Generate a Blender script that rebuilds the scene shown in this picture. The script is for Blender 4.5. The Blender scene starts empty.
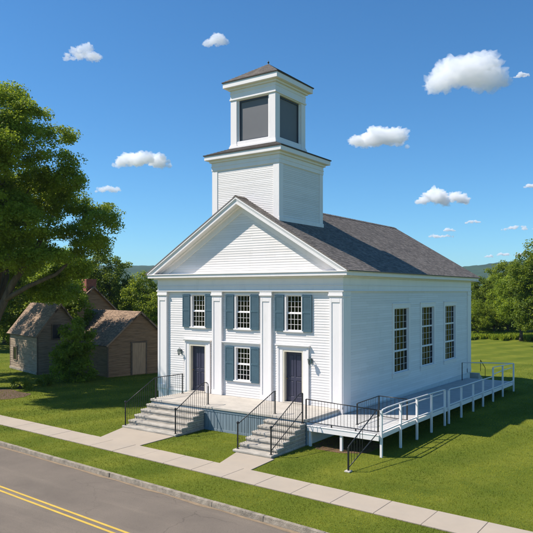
import bpy, math, random
import numpy as np
from mathutils import Vector, Matrix, noise
random.seed(7); rng = np.random.default_rng(7)
R = math.radians
scene = bpy.context.scene

# ------------------------------------------------------------------ camera, sky, sun, exposure
CX, CY, CZ, YAW, FPX = 12.467, -23.286, 5.84, R(35.07), 635.72
cam = bpy.data.cameras.new('camera'); cam.sensor_width = 36; cam.lens = 36*FPX/533
cam.shift_y = 25.3/533; cam.clip_start = .1; cam.clip_end = 20000
camo = bpy.data.objects.new('camera', cam); scene.collection.objects.link(camo)
camo.location = (CX, CY, CZ); camo.rotation_euler = (R(90), 0, YAW)
scene.camera = camo
SUN_DIR = Vector((.69, .48, -1.0)).normalized()          # the way the light travels
SUN_EL = math.asin(-SUN_DIR.z); SUN_AZ = math.atan2(-SUN_DIR.x, -SUN_DIR.y)
w = bpy.data.worlds.new('World'); scene.world = w; w.use_nodes = True
nt = w.node_tree; nt.nodes.clear()
sky = nt.nodes.new('ShaderNodeTexSky'); sky.sky_type = 'NISHITA'; sky.sun_disc = False
sky.sun_elevation = SUN_EL; sky.sun_rotation = SUN_AZ % (2*math.pi)
sky.air_density = 1.0; sky.dust_density = .1; sky.ozone_density = 2.2; sky.altitude = 300
hs = nt.nodes.new('ShaderNodeHueSaturation'); hs.inputs['Saturation'].default_value = 1.12; hs.inputs['Hue'].default_value = .495
bg = nt.nodes.new('ShaderNodeBackground'); bg.inputs[1].default_value = .10
wo = nt.nodes.new('ShaderNodeOutputWorld')
nt.links.new(sky.outputs[0], hs.inputs['Color']); tint = nt.nodes.new('ShaderNodeMix'); tint.data_type = 'RGBA'; tint.blend_type = 'MULTIPLY'; tint.inputs['Factor'].default_value = 1
tint.inputs['B'].default_value = (.53, .85, 1.09, 1)
nt.links.new(hs.outputs[0], tint.inputs['A']); nt.links.new(tint.outputs['Result'], bg.inputs[0]); nt.links.new(bg.outputs[0], wo.inputs[0])
sun = bpy.data.lights.new('sun', 'SUN'); sun.energy = 5.0; sun.angle = R(.5); sun.color = (1, .92, .83)
suno = bpy.data.objects.new('sun', sun); scene.collection.objects.link(suno)
suno.rotation_euler = SUN_DIR.to_track_quat('-Z', 'Y').to_euler(); suno.location = (-40, -40, 60)
scene.view_settings.view_transform = 'Standard'; scene.view_settings.look = 'None'
scene.view_settings.gamma = 1; scene.view_settings.exposure = 0.46; scene.view_settings.use_curve_mapping = False
scene.cycles.volume_bounces = 10; scene.cycles.max_bounces = 10; scene.cycles.transparent_max_bounces = 12
scene.cycles.use_denoising = True

# ------------------------------------------------------------------ helpers
def tag(o, label=None, cat=None, group=None, kind=None):
    if label: o['label'] = label
    if cat: o['category'] = cat
    if group: o['group'] = group
    if kind: o['kind'] = kind
    return o
def link(o, parent=None):
    scene.collection.objects.link(o)
    if parent: o.parent = parent
    return o
def empty(name, loc=(0, 0, 0), rz=0, label=None, cat=None, group=None):
    o = bpy.data.objects.new(name, None); o.location = loc; o.rotation_euler = (0, 0, rz); o.empty_display_size = .3
    return tag(link(o), label, cat, group)
def copy_tree(o, parent=None):
    c = o.copy(); scene.collection.objects.link(c)
    if parent: c.parent = parent
    for ch in list(o.children): copy_tree(ch, c)
    return c
class MB:
    def __init__(s, T=None): s.v = []; s.f = []; s.uv = {}; s.T = T
    def add(s, pts, faces):
        n = len(s.v)
        s.v += [tuple(s.T @ Vector(p)) if s.T else tuple(p) for p in pts]
        s.f += [tuple(n+i for i in f) for f in faces]; return s
    def box(s, x0, x1, y0, y1, z0, z1):
        return s.hexa([(x0,y0,z0),(x1,y0,z0),(x1,y1,z0),(x0,y1,z0),(x0,y0,z1),(x1,y0,z1),(x1,y1,z1),(x0,y1,z1)])
    def hexa(s, p): return s.add(p, [(3,2,1,0),(4,5,6,7),(0,1,5,4),(1,2,6,5),(2,3,7,6),(3,0,4,7)])
    def quad(s, a, b, c, d, uv=None):
        if uv: s.uv[len(s.f)] = uv
        return s.add([a, b, c, d], [(0,1,2,3)])
    def prism(s, poly, z0, z1):
        n = len(poly)
        return s.add([(x,y,z0) for x,y in poly]+[(x,y,z1) for x,y in poly],
                     [tuple(range(n-1,-1,-1)), tuple(range(n,2*n))]+[(i,(i+1)%n,n+(i+1)%n,n+i) for i in range(n)])
    def tube(s, path, r, n=8, cap=True):
        path = [Vector(p) for p in path]; rr = r if isinstance(r, (list, tuple)) else [r]*len(path)
        base = len(s.v); up = None; pts = []
        for i, p in enumerate(path):
            d = ((path[min(i+1,len(path)-1)]-path[max(i-1,0)])).normalized()
            if up is None: up = Vector((0,0,1)) if abs(d.z) < .9 else Vector((1,0,0))
            a = d.cross(up).normalized(); b = a.cross(d).normalized(); up = b
            for k in range(n):
                t = 2*math.pi*(k+.5)/n; pts.append(p+(a*math.cos(t)+b*math.sin(t))*rr[i])
        fs = []
        for i in range(len(path)-1):
            for k in range(n):
                fs.append((i*n+k, i*n+(k+1)%n, (i+1)*n+(k+1)%n, (i+1)*n+k))
        if cap: fs += [tuple(range(n-1,-1,-1)), tuple((len(path)-1)*n+k for k in range(n))]
        return s.add(pts, fs)
    def lathe(s, prof, c=(0,0,0), n=14):
        pts = [(c[0]+r*math.cos(2*math.pi*k/n), c[1]+r*math.sin(2*math.pi*k/n), c[2]+z) for r, z in prof for k in range(n)]
        fs = [(i*n+k, i*n+(k+1)%n, (i+1)*n+(k+1)%n, (i+1)*n+k) for i in range(len(prof)-1) for k in range(n)]
        fs += [tuple(range(n-1,-1,-1)), tuple((len(prof)-1)*n+k for k in range(n))]
        return s.add(pts, fs)
    def build(s, name, mat, parent=None, bevel=0, smooth=False):
        me = bpy.data.meshes.new(name); me.from_pydata(s.v, [], s.f)
        if s.uv:
            uvl = me.uv_layers.new(name='UVMap')
            for pi, uvs in s.uv.items():
                for li, t in zip(me.polygons[pi].loop_indices, uvs): uvl.data[li].uv = t
        me.materials.append(mat); me.update()
        if smooth:
            me.polygons.foreach_set('use_smooth', [True]*len(me.polygons))
        o = bpy.data.objects.new(name, me); link(o, parent)
        if bevel:
            b = o.modifiers.new('bevel', 'BEVEL'); b.width = bevel; b.segments = 1; b.limit_method = 'ANGLE'
        return o
def np_mesh(name, V, nper, mat, parent=None, tint=None):
    """V: (N, nper, 3) loose polygons"""
    N = V.shape[0]; me = bpy.data.meshes.new(name)
    me.vertices.add(N*nper); me.vertices.foreach_set('co', V.reshape(-1).astype(np.float32))
    me.loops.add(N*nper); me.loops.foreach_set('vertex_index', np.arange(N*nper, dtype=np.int32))
    me.polygons.add(N); me.polygons.foreach_set('loop_start', np.arange(0, N*nper, nper, dtype=np.int32))
    try: me.polygons.foreach_set('loop_total', np.full(N, nper, dtype=np.int32))
    except Exception: pass
    if tint is not None:
        a = me.attributes.new('tint', 'FLOAT', 'POINT'); a.data.foreach_set('value', np.repeat(tint, nper).astype(np.float32))
    me.materials.append(mat); me.update(calc_edges=True)
    o = bpy.data.objects.new(name, me); return link(o, parent)

def at(u, dist):                                         # a point seen at column u of the photograph, dist metres out
    t_ = (u-266.5)/FPX; c_, s_ = math.cos(YAW), math.sin(YAW)
    v = Vector((-s_+c_*t_, c_+s_*t_)).normalized()*dist; return (CX+v.x, CY+v.y, 0)


# ------------------------------------------------------------------ materials
def mat(name, base, rough=.6, var=.12, scale=3.0, bump=0, bscale=40, spec=.4, metal=0, base2=None, stretch=(1,1,1), detail=5, coat=0):
    m = bpy.data.materials.new(name); m.use_nodes = True; N = m.node_tree; L = N.links
    b = N.nodes['Principled BSDF']; b.inputs['Roughness'].default_value = rough; b.inputs['Metallic'].default_value = metal
    b.inputs['Specular IOR Level'].default_value = spec
    tc = N.nodes.new('ShaderNodeTexCoord'); mp = N.nodes.new('ShaderNodeMapping'); mp.inputs['Scale'].default_value = stretch
    L.new(tc.outputs['Object'], mp.inputs[0])
    n = N.nodes.new('ShaderNodeTexNoise'); n.inputs['Scale'].default_value = scale; n.inputs['Detail'].default_value = detail
    n.inputs['Roughness'].default_value = .65
    L.new(mp.outputs[0], n.inputs['Vector'])
    r = N.nodes.new('ShaderNodeValToRGB'); r.color_ramp.elements[0].position = .3; r.color_ramp.elements[1].position = .7
    c1 = [c*(1-var) for c in base] if base2 is None else base2
    c2 = [min(1, c*(1+var)) for c in base] if base2 is None else base
    r.color_ramp.elements[0].color = (*c1, 1); r.color_ramp.elements[1].color = (*c2, 1)
    L.new(n.outputs[0], r.inputs[0]); L.new(r.outputs[0], b.inputs['Base Color'])
    if bump:
        n2 = N.nodes.new('ShaderNodeTexNoise'); n2.inputs['Scale'].default_value = bscale; n2.inputs['Detail'].default_value = 6
        L.new(mp.outputs[0], n2.inputs['Vector'])
        bp = N.nodes.new('ShaderNodeBump'); bp.inputs['Strength'].default_value = bump; bp.inputs['Distance'].default_value = .02
        L.new(n2.outputs[0], bp.inputs['Height']); L.new(bp.outputs[0], b.inputs['Normal'])
    return m
def mixin(m, color, scale, lo, hi, fac=1, stretch=(1,1,1), detail=6):
    """a second noise layer of another colour over the base colour"""
    N = m.node_tree; L = N.links; b = N.nodes['Principled BSDF']; src = b.inputs['Base Color'].links[0].from_socket
    tc = N.nodes.new('ShaderNodeTexCoord'); mp = N.nodes.new('ShaderNodeMapping'); mp.inputs['Scale'].default_value = stretch
    mp.inputs['Location'].default_value = (13.1, 4.7, 2.2)
    L.new(tc.outputs['Object'], mp.inputs[0])
    n = N.nodes.new('ShaderNodeTexNoise'); n.inputs['Scale'].default_value = scale; n.inputs['Detail'].default_value = detail; n.inputs['Roughness'].default_value = .7
    L.new(mp.outputs[0], n.inputs['Vector'])
    mr = N.nodes.new('ShaderNodeMapRange'); mr.inputs[1].default_value = lo; mr.inputs[2].default_value = hi; mr.inputs[4].default_value = fac
    L.new(n.outputs[0], mr.inputs[0])
    mx = N.nodes.new('ShaderNodeMix'); mx.data_type = 'RGBA'
    L.new(mr.outputs[0], mx.inputs['Factor']); L.new(src, mx.inputs['A']); mx.inputs['B'].default_value = (*color, 1)
    L.new(mx.outputs['Result'], b.inputs['Base Color']); return m
M = {}
M['white'] = mat('white_paint', (.82,.775,.75), .5, .03, 1.5, .15, 25, stretch=(1,1,.3))
mixin(M['white'], (.60,.58,.53), 2.2, .56, .82, .45, (1,1,.35))
M['siding'] = mat('white_clapboard_paint', (.81,.768,.742), .55, .03, 1.2, .2, 18, stretch=(.4,.4,3))
mixin(M['siding'], (.62,.60,.55), 1.6, .55, .85, .45, (1,1,.3))
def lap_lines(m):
    # lap shade painted dark along each board's top edge, with some grime
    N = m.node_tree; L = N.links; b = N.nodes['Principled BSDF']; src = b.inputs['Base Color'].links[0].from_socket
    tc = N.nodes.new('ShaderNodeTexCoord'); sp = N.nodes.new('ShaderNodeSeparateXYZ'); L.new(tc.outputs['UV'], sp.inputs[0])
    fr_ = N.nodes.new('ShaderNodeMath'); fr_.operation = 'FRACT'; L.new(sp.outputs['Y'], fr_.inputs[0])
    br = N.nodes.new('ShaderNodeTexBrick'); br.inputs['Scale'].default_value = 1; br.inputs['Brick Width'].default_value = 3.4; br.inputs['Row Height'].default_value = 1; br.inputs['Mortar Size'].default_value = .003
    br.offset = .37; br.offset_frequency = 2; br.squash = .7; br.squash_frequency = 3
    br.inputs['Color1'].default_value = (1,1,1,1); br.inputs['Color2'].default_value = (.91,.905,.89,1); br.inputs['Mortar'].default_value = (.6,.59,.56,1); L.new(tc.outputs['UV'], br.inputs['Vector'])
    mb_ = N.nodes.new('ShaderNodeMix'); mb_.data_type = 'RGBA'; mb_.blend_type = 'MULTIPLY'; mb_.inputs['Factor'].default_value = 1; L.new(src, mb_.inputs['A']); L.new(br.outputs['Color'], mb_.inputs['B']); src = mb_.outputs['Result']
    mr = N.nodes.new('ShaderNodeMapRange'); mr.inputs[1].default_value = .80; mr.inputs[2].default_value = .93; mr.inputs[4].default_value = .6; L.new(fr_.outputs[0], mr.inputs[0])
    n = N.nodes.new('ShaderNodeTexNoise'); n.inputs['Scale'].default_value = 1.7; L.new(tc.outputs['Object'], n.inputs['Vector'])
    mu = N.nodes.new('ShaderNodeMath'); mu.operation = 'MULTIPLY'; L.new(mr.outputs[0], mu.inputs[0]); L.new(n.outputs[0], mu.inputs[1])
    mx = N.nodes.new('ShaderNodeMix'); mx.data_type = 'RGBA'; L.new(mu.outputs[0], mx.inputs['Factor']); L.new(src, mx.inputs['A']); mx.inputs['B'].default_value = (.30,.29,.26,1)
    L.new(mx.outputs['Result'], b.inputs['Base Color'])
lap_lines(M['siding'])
M['foundation'] = mat('painted_foundation', (.66,.67,.66), .8, .08, 3, .3, 20)
M['shutter'] = mat('shutter_paint', (.07,.125,.155), .75, .1, 3, spec=.15)
M['skirt'] = mat('skirt_paint', (.19,.245,.28), .6, .12, 2, .2, 20, stretch=(3,3,.5))
M['door'] = mat('door_paint', (.045,.045,.075), .35, .12, 3)
M['cream'] = mat('door_reveal_paint', (.66,.60,.48), .6, .06, 3)
M['iron'] = mat('black_iron', (.018,.019,.02), .38, .2, 8)
M['lampmetal'] = mat('lamp_metal', (.06,.09,.09), .4, .2, 8)
M['brass'] = mat('brass', (.5,.36,.14), .3, .1, 8, metal=1)
M['slab'] = mat('porch_concrete', (.47,.43,.37), .85, .12, 2.5, .4, 60)
mixin(M['slab'], (.30,.28,.25), 1.2, .5, .75, .5)
M['step'] = mat('weathered_step_stone', (.50,.455,.385), .9, .18, 3, .6, 35, base2=(.34,.31,.26))
mixin(M['step'], (.13,.125,.115), 5, .50, .72, .75, (.5,2,3))
M['walk'] = mat('sidewalk_concrete', (.40,.335,.258), .9, .06, .8, .35, 90)
mixin(M['walk'], (.36,.315,.26), 1.1, .48, .75, .55)
M['walkgap'] = mat('sidewalk_joint', (.16,.14,.11), .95, .2, 8)
M['asphalt'] = mat('worn_asphalt', (.225,.187,.148), .95, .1, .5, .7, 160, base2=(.172,.145,.117), spec=.08)
mixin(M['asphalt'], (.30,.25,.19), .28, .5, .72, .6, (.25,2.2,1))
mixin(M['asphalt'], (.075,.07,.065), 45, .56, .66, .55, detail=3)
def cracks(m, scale, width, fac):
    N = m.node_tree; L = N.links; b = N.nodes['Principled BSDF']; src = b.inputs['Base Color'].links[0].from_socket
    tc = N.nodes.new('ShaderNodeTexCoord'); n = N.nodes.new('ShaderNodeTexNoise'); n.inputs['Scale'].default_value = 2.5; n.inputs['Detail'].default_value = 6; L.new(tc.outputs['Object'], n.inputs['Vector'])
    mv = N.nodes.new('ShaderNodeMix'); mv.data_type = 'RGBA'; mv.blend_type = 'LINEAR_LIGHT'; mv.inputs['Factor'].default_value = .25; L.new(tc.outputs['Object'], mv.inputs['A']); L.new(n.outputs['Color'], mv.inputs['B'])
    vo = N.nodes.new('ShaderNodeTexVoronoi'); vo.feature = 'DISTANCE_TO_EDGE'; vo.inputs['Scale'].default_value = scale; L.new(mv.outputs['Result'], vo.inputs['Vector'])
    mr = N.nodes.new('ShaderNodeMapRange'); mr.inputs[1].default_value = 0; mr.inputs[2].default_value = width; mr.inputs[3].default_value = 1; mr.inputs[4].default_value = 0; L.new(vo.outputs['Distance'], mr.inputs[0])
    n2 = N.nodes.new('ShaderNodeTexNoise'); n2.inputs['Scale'].default_value = .35; L.new(tc.outputs['Object'], n2.inputs['Vector'])
    m2 = N.nodes.new('ShaderNodeMapRange'); m2.inputs[1].default_value = .48; m2.inputs[2].default_value = .6; m2.inputs[4].default_value = fac; L.new(n2.outputs[0], m2.inputs[0])
    mu = N.nodes.new('ShaderNodeMath'); mu.operation = 'MULTIPLY'; L.new(mr.outputs[0], mu.inputs[0]); L.new(m2.outputs[0], mu.inputs[1])
    mx = N.nodes.new('ShaderNodeMix'); mx.data_type = 'RGBA'; L.new(mu.outputs[0], mx.inputs['Factor']); L.new(src, mx.inputs['A']); mx.inputs['B'].default_value = (.05,.045,.04,1)
    L.new(mx.outputs['Result'], b.inputs['Base Color'])
cracks(M['asphalt'], .38, .009, .4)
M['yellow'] = mat('yellow_road_paint', (.56,.375,.06), .85, .1, 4)
mixin(M['yellow'], (.22,.18,.11), 26, .56, .68, .7)
M['granite'] = mat('kerb_granite', (.40,.345,.27), .95, .18, 5, .9, 40, base2=(.20,.17,.13), spec=.1)
mixin(M['granite'], (.10,.095,.08), 3.0, .5, .7, .6)
M['sand'] = mat('gutter_sand', (.25,.185,.115), .95, .2, 6, .6, 80)
M['dirt'] = mat('bare_earth', (.17,.095,.05), .95, .25, 3, .8, 30, base2=(.09,.055,.03))
M['deck'] = mat('deck_paint', (.52,.51,.48), .7, .08, 3, .3, 25)
M['rampfloor'] = mat('ramp_floor_paint', (.44,.425,.40), .75, .12, 2, .4, 40)
M['brick'] = mat('chimney_brick', (.30,.11,.075), .9, .25, 6, .5, 20)
M['mulch'] = mat('mulch', (.10,.06,.035), .95, .4, 5, .9, 20)
M['hill'] = mat('wooded_hill', (.030,.062,.018), .95, .5, .02, 0, base2=(.014,.032,.011), detail=8)
M['tower_screen'] = mat('belfry_screen', (.135,.135,.14), .55, .06, 1)
M['screen_frame'] = mat('screen_frame', (.035,.045,.065), .4, .1, 4)
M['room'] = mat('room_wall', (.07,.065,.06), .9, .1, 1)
M['curtain'] = mat('curtain_fabric', (.42,.41,.37), .9, .15, 6, stretch=(4,4,.3))
M['bark'] = mat('bark', (.16,.125,.085), .95, .35, 2, .9, 12, stretch=(3,3,.6), base2=(.07,.052,.036))
M['barkdark'] = mat('dark_bark', (.075,.06,.045), .95, .35, 2, .9, 12, stretch=(3,3,.6))

def shingle_mat(name, cols, bw, bh, vary=1.0, stain=None):
    m = bpy.data.materials.new(name); m.use_nodes = True; N = m.node_tree; L = N.links; b = N.nodes['Principled BSDF']
    b.inputs['Roughness'].default_value = .92; b.inputs['Specular IOR Level'].default_value = .25
    uv = N.nodes.new('ShaderNodeTexCoord')
    br = N.nodes.new('ShaderNodeTexBrick'); br.inputs['Scale'].default_value = 1; br.inputs['Brick Width'].default_value = bw; br.inputs['Row Height'].default_value = bh
    br.inputs['Mortar Size'].default_value = .006; br.inputs['Bias'].default_value = 0; br.offset = .5
    br.inputs['Color1'].default_value = (*cols[0],1); br.inputs['Color2'].default_value = (*cols[1],1); br.inputs['Mortar'].default_value = (*[c*.5 for c in cols[1]],1)
    L.new(uv.outputs['UV'], br.inputs['Vector'])
    vo = N.nodes.new('ShaderNodeTexVoronoi'); vo.inputs['Scale'].default_value = 5.5; vo.inputs['Randomness'].default_value = 1
    mp = N.nodes.new('ShaderNodeMapping'); mp.inputs['Scale'].default_value = (1, 1.6, 1); L.new(uv.outputs['UV'], mp.inputs[0]); L.new(mp.outputs[0], vo.inputs['Vector'])
    n = N.nodes.new('ShaderNodeTexNoise'); n.inputs['Scale'].default_value = .9; n.inputs['Detail'].default_value = 8; n.inputs['Roughness'].default_value = .75; L.new(uv.outputs['UV'], n.inputs['Vector'])
    sx = N.nodes.new('ShaderNodeSeparateColor'); L.new(vo.outputs['Color'], sx.inputs[0])
    ad = N.nodes.new('ShaderNodeMath'); ad.operation = 'ADD'; L.new(sx.outputs[0], ad.inputs[0]); L.new(n.outputs[0], ad.inputs[1])
    mr = N.nodes.new('ShaderNodeMapRange'); mr.inputs[1].default_value = .2; mr.inputs[2].default_value = 1.5; mr.inputs[3].default_value = 1-.42*vary; mr.inputs[4].default_value = 1+.42*vary
    L.new(ad.outputs[0], mr.inputs[0])
    mx = N.nodes.new('ShaderNodeMix'); mx.data_type = 'RGBA'; mx.blend_type = 'MULTIPLY'; mx.inputs['Factor'].default_value = 1
    cc = N.nodes.new('ShaderNodeCombineColor')
    for i in range(3): L.new(mr.outputs[0], cc.inputs[i])
    L.new(br.outputs['Color'], mx.inputs['A']); L.new(cc.outputs[0], mx.inputs['B']); L.new(mx.outputs['Result'], b.inputs['Base Color'])
    n2 = N.nodes.new('ShaderNodeTexNoise'); n2.inputs['Scale'].default_value = 60; L.new(uv.outputs['UV'], n2.inputs['Vector'])
    bp = N.nodes.new('ShaderNodeBump'); bp.inputs['Strength'].default_value = .5; bp.inputs['Distance'].default_value = .01
    L.new(n2.outputs[0], bp.inputs['Height']); L.new(bp.outputs[0], b.inputs['Normal'])
    return m
M['shingle'] = shingle_mat('asphalt_shingles', ((.210,.180,.155),(.150,.131,.115)), .30, .14)
M['woodshingle'] = shingle_mat('weathered_wood_shingles', ((.29,.20,.135),(.20,.138,.093)), .16, .2, 1.0)
M['board'] = mat('weathered_boards', (.38,.235,.13), .92, .2, 1.6, .5, 14, base2=(.16,.098,.055), stretch=(.6,.6,7))
mixin(M['board'], (.38,.27,.17), 2.2, .52, .75, .7, (.35,.35,6))
M['greyboard'] = mat('grey_weathered_boards', (.40,.30,.205), .92, .2, 1.8, .5, 14, base2=(.15,.105,.07), stretch=(.6,.6,7))
mixin(M['greyboard'], (.38,.33,.27), 2.6, .52, .75, .7, (.35,.35,6))
M['doorboard'] = mat('barn_door_wood', (.46,.31,.19), .9, .2, 3, .4, 20, stretch=(4,4,.4))
M['boardtrim'] = mat('barn_trim_wood', (.16,.115,.08), .9, .25, 4, .4, 20)

def glass_mat():
    m = bpy.data.materials.new('window_glass'); m.use_nodes = True; N = m.node_tree; L = N.links; N.nodes.clear()
    o = N.nodes.new('ShaderNodeOutputMaterial'); g = N.nodes.new('ShaderNodeBsdfGlossy'); t = N.nodes.new('ShaderNodeBsdfTransparent')
    g.inputs['Roughness'].default_value = .02; g.inputs['Color'].default_value = (.55,.57,.62,1); t.inputs['Color'].default_value = (.62,.66,.64,1)
    fr = N.nodes.new('ShaderNodeFresnel'); fr.inputs['IOR'].default_value = 1.42
    n = N.nodes.new('ShaderNodeTexNoise'); n.inputs['Scale'].default_value = 2.2; tc = N.nodes.new('ShaderNodeTexCoord'); L.new(tc.outputs['Object'], n.inputs['Vector'])
    bp = N.nodes.new('ShaderNodeBump'); bp.inputs['Strength'].default_value = .12; bp.inputs['Distance'].default_value = .05; L.new(n.outputs[0], bp.inputs['Height'])
    L.new(bp.outputs[0], g.inputs['Normal'])
    mx = N.nodes.new('ShaderNodeMixShader'); L.new(fr.outputs[0], mx.inputs[0]); L.new(t.outputs[0], mx.inputs[1]); L.new(g.outputs[0], mx.inputs[2]); L.new(mx.outputs[0], o.inputs[0])
    return m
M['glass'] = glass_mat()

def leaf_mat(name, c1, c2, trans=.35, spec=.3):
    m = bpy.data.materials.new(name); m.use_nodes = True; N = m.node_tree; L = N.links; N.nodes.clear()
    o = N.nodes.new('ShaderNodeOutputMaterial'); d = N.nodes.new('ShaderNodeBsdfPrincipled'); t = N.nodes.new('ShaderNodeBsdfTranslucent')
    d.inputs['Roughness'].default_value = .55; d.inputs['Specular IOR Level'].default_value = spec
    at = N.nodes.new('ShaderNodeAttribute'); at.attribute_name = 'tint'
    oi = N.nodes.new('ShaderNodeObjectInfo')
    ad = N.nodes.new('ShaderNodeMath'); ad.operation = 'MULTIPLY_ADD'; ad.inputs[1].default_value = .3
    L.new(oi.outputs['Random'], ad.inputs[0]); L.new(at.outputs['Fac'], ad.inputs[2])
    r = N.nodes.new('ShaderNodeValToRGB'); r.color_ramp.elements[0].color = (*c1,1); r.color_ramp.elements[1].color = (*c2,1)
    r.color_ramp.elements[0].position = .1; r.color_ramp.elements[1].position = 1.15 if False else 1.0
    L.new(ad.outputs[0], r.inputs[0]); L.new(r.outputs[0], d.inputs['Base Color'])
    hs = N.nodes.new('ShaderNodeHueSaturation'); hs.inputs['Hue'].default_value = .485; hs.inputs['Value'].default_value = 1.5; L.new(r.outputs[0], hs.inputs['Color']); L.new(hs.outputs[0], t.inputs['Color'])
    mx = N.nodes.new('ShaderNodeMixShader'); mx.inputs[0].default_value = trans
    L.new(d.outputs[0], mx.inputs[1]); L.new(t.outputs[0], mx.inputs[2]); L.new(mx.outputs[0], o.inputs[0]); return m
M['leaf'] = leaf_mat('maple_leaves', (.090,.150,.009), (.265,.345,.024), .5)
M['leafdark'] = leaf_mat('dark_leaves', (.065,.115,.008), (.200,.255,.018), .45)
M['leafbright'] = leaf_mat('bright_leaves', (.105,.165,.009), (.270,.335,.022), .45)
M['grass'] = leaf_mat('grass_blades', (.075,.112,.010), (.290,.295,.030), .25, .04)

# lawn sheet: colour patches, mown bands, fine bump
def lawn_mat():
    m = mat('lawn', (.185,.200,.028), .95, .1, .5, .9, 70, base2=(.120,.150,.018), detail=8, spec=.04)
    mixin(m, (.19,.18,.05), 1.3, .55, .8, .55)
    mixin(m, (.09,.125,.018), 9, .5, .7, .5)
    mixin(m, (.065,.10,.014), .45, .45, .7, .75)
    N = m.node_tree; L = N.links; b = N.nodes['Principled BSDF']; src = b.inputs['Base Color'].links[0].from_socket
    tc = N.nodes.new('ShaderNodeTexCoord'); dp = N.nodes.new('ShaderNodeVectorMath'); dp.operation = 'DOT_PRODUCT'; dp.inputs[1].default_value = (2.016,-.525,0)
    L.new(tc.outputs['Object'], dp.inputs[0]); sn_ = N.nodes.new('ShaderNodeMath'); sn_.operation = 'SINE'; L.new(dp.outputs['Value'], sn_.inputs[0])
    mr = N.nodes.new('ShaderNodeMapRange'); mr.inputs[1].default_value = -.6; mr.inputs[2].default_value = .6; mr.inputs[3].default_value = .4; mr.inputs[4].default_value = 0; L.new(sn_.outputs[0], mr.inputs[0])
    mx = N.nodes.new('ShaderNodeMix'); mx.data_type = 'RGBA'; L.new(mr.outputs[0], mx.inputs['Factor']); L.new(src, mx.inputs['A']); mx.inputs['B'].default_value = (.068,.105,.012,1)
    L.new(mx.outputs['Result'], b.inputs['Base Color'])
    return m
M['lawn'] = lawn_mat()

# ------------------------------------------------------------------ ground
def kerb_y(x): return -9.55-.060*x
def road_y(x, off): return kerb_y(x)-off
def swi(x): return -6.60-.043*x
def swo(x): return -7.76-.046*x
def struct(mb, name, m, **k): return tag(mb.build(name, m, **k), kind='structure')
FAR = 2600
g = MB()
xs = [-FAR, -60, -15, 30, FAR]
g.add([(x, kerb_y(max(-60,min(30,x)))-.02, 0) for x in xs]+[(x, FAR, 0) for x in xs], [(i,i+1,6+i,5+i) for i in range(4)])
struct(g, 'lawn_ground', M['lawn'])
g = MB(); g.add([(x, kerb_y(x)+.02, -.13) for x in (-300,-60,-15,30,300)]+[(x, kerb_y(x)-5.75, -.13) for x in (-300,-60,-15,30,300)], [(5+i,6+i,1+i,i) for i in range(4)])
struct(g, 'road', M['asphalt'])
g = MB(); g.add([(x, kerb_y(x)-5.75, 0) for x in (-300,300)]+[(-FAR,-FAR,0),(FAR,-FAR,0)], [(2,3,1,0)])
struct(g, 'far_verge_ground', M['lawn'])
g = MB(); random.seed(3)
x = -60.0
while x < 30:                                            # kerb stones
    L_ = random.uniform(1.2, 2.4); a, b = x+.0015, x+L_-.0015; h = random.uniform(.0, .02); j = random.uniform(-.012, .012)
    g.hexa([(a,kerb_y(a)-.12+j,-.2),(b,kerb_y(b)-.12+j,-.2),(b,kerb_y(b)+.01,-.2),(a,kerb_y(a)+.01,-.2),(a,kerb_y(a)-.10+j,.002+h),(b,kerb_y(b)-.10+j,.002+h),(b,kerb_y(b)+.02,.002+h),(a,kerb_y(a)+.02,.002+h)])
    x += L_
ko = struct(g, 'kerb', M['granite'], bevel=.008)
g = MB()
N_ = 120
for i in range(N_):                                      # sand washed into the gutter
    xa, xb = -60+i*.75, -60+(i+1)*.75
    wa = .10+.10*noise.noise((xa*.9,0,0)); wb = .10+.10*noise.noise((xb*.9,0,0))
    g.quad((xa,kerb_y(xa)-.14-max(.01,wa),-.126),(xb,kerb_y(xb)-.14-max(.01,wb),-.126),(xb,kerb_y(xb)-.13,-.126),(xa,kerb_y(xa)-.13,-.126))
struct(g, 'gutter_sand', M['sand'])
for o_ in (2.68, 2.90):
    g = MB(); g.quad(*[(x_, -9.63-.061*x_-o_-dy, -.125) for x_, dy in ((-60,.085),(30,.085),(30,0),(-60,0))]); struct(g, 'road_marking', M['yellow'])
g = MB(); g.quad((-60,swo(-60)-.02,.004),(30,swo(30)-.02,.004),(30,swi(30)+.02,.004),(-60,swi(-60)+.02,.004)); struct(g, 'sidewalk_bed', M['walkgap'])
g = MB(); x = -60+.0
while x < 30:
    a, b = x+.004, x+1.33-.004; dz = random.uniform(0,.008)
    g.hexa([(a,swo(a),0),(b,swo(b),0),(b,swi(b),0),(a,swi(a),0),(a,swo(a),.03+dz),(b,swo(b),.03+dz),(b,swi(b),.03+dz),(a,swi(a),.03+dz)])
    x += 1.33
struct(g, 'sidewalk', M['walk'], bevel=.008)
g = MB(); g.prism([(-8.25,-4.5),(-7.62,swi(-7.62)+.02),(-5.28,swi(-5.28)+.02),(-5.28,-4.5)], .001, .028); struct(g, 'left_path', M['walk'], bevel=.008)
g = MB(); g.prism([(-1.68,-5.05),(-1.25,swi(-1.25)+.02),(.12,swi(.12)+.02),(.0,-5.05)], .001, .028); struct(g, 'right_path', M['walk'], bevel=.008)

def blob(cx_, cy_, rx, ry, z, seed, n=40):
    return [(cx_+rx*(1+.3*noise.noise((math.cos(t)*1.5+seed, math.sin(t)*1.5, 0)))*math.cos(t), cy_+ry*(1+.3*noise.noise((math.cos(t)*1.5+seed, math.sin(t)*1.5, 5)))*math.sin(t), z) for t in [2*math.pi*i/n for i in range(n)]]
g = MB(); g.add(blob(1.0,-1.7,1.25,1.3,.006,1), [tuple(range(40))]); struct(g, 'bare_earth_patch', M['dirt'])

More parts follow.
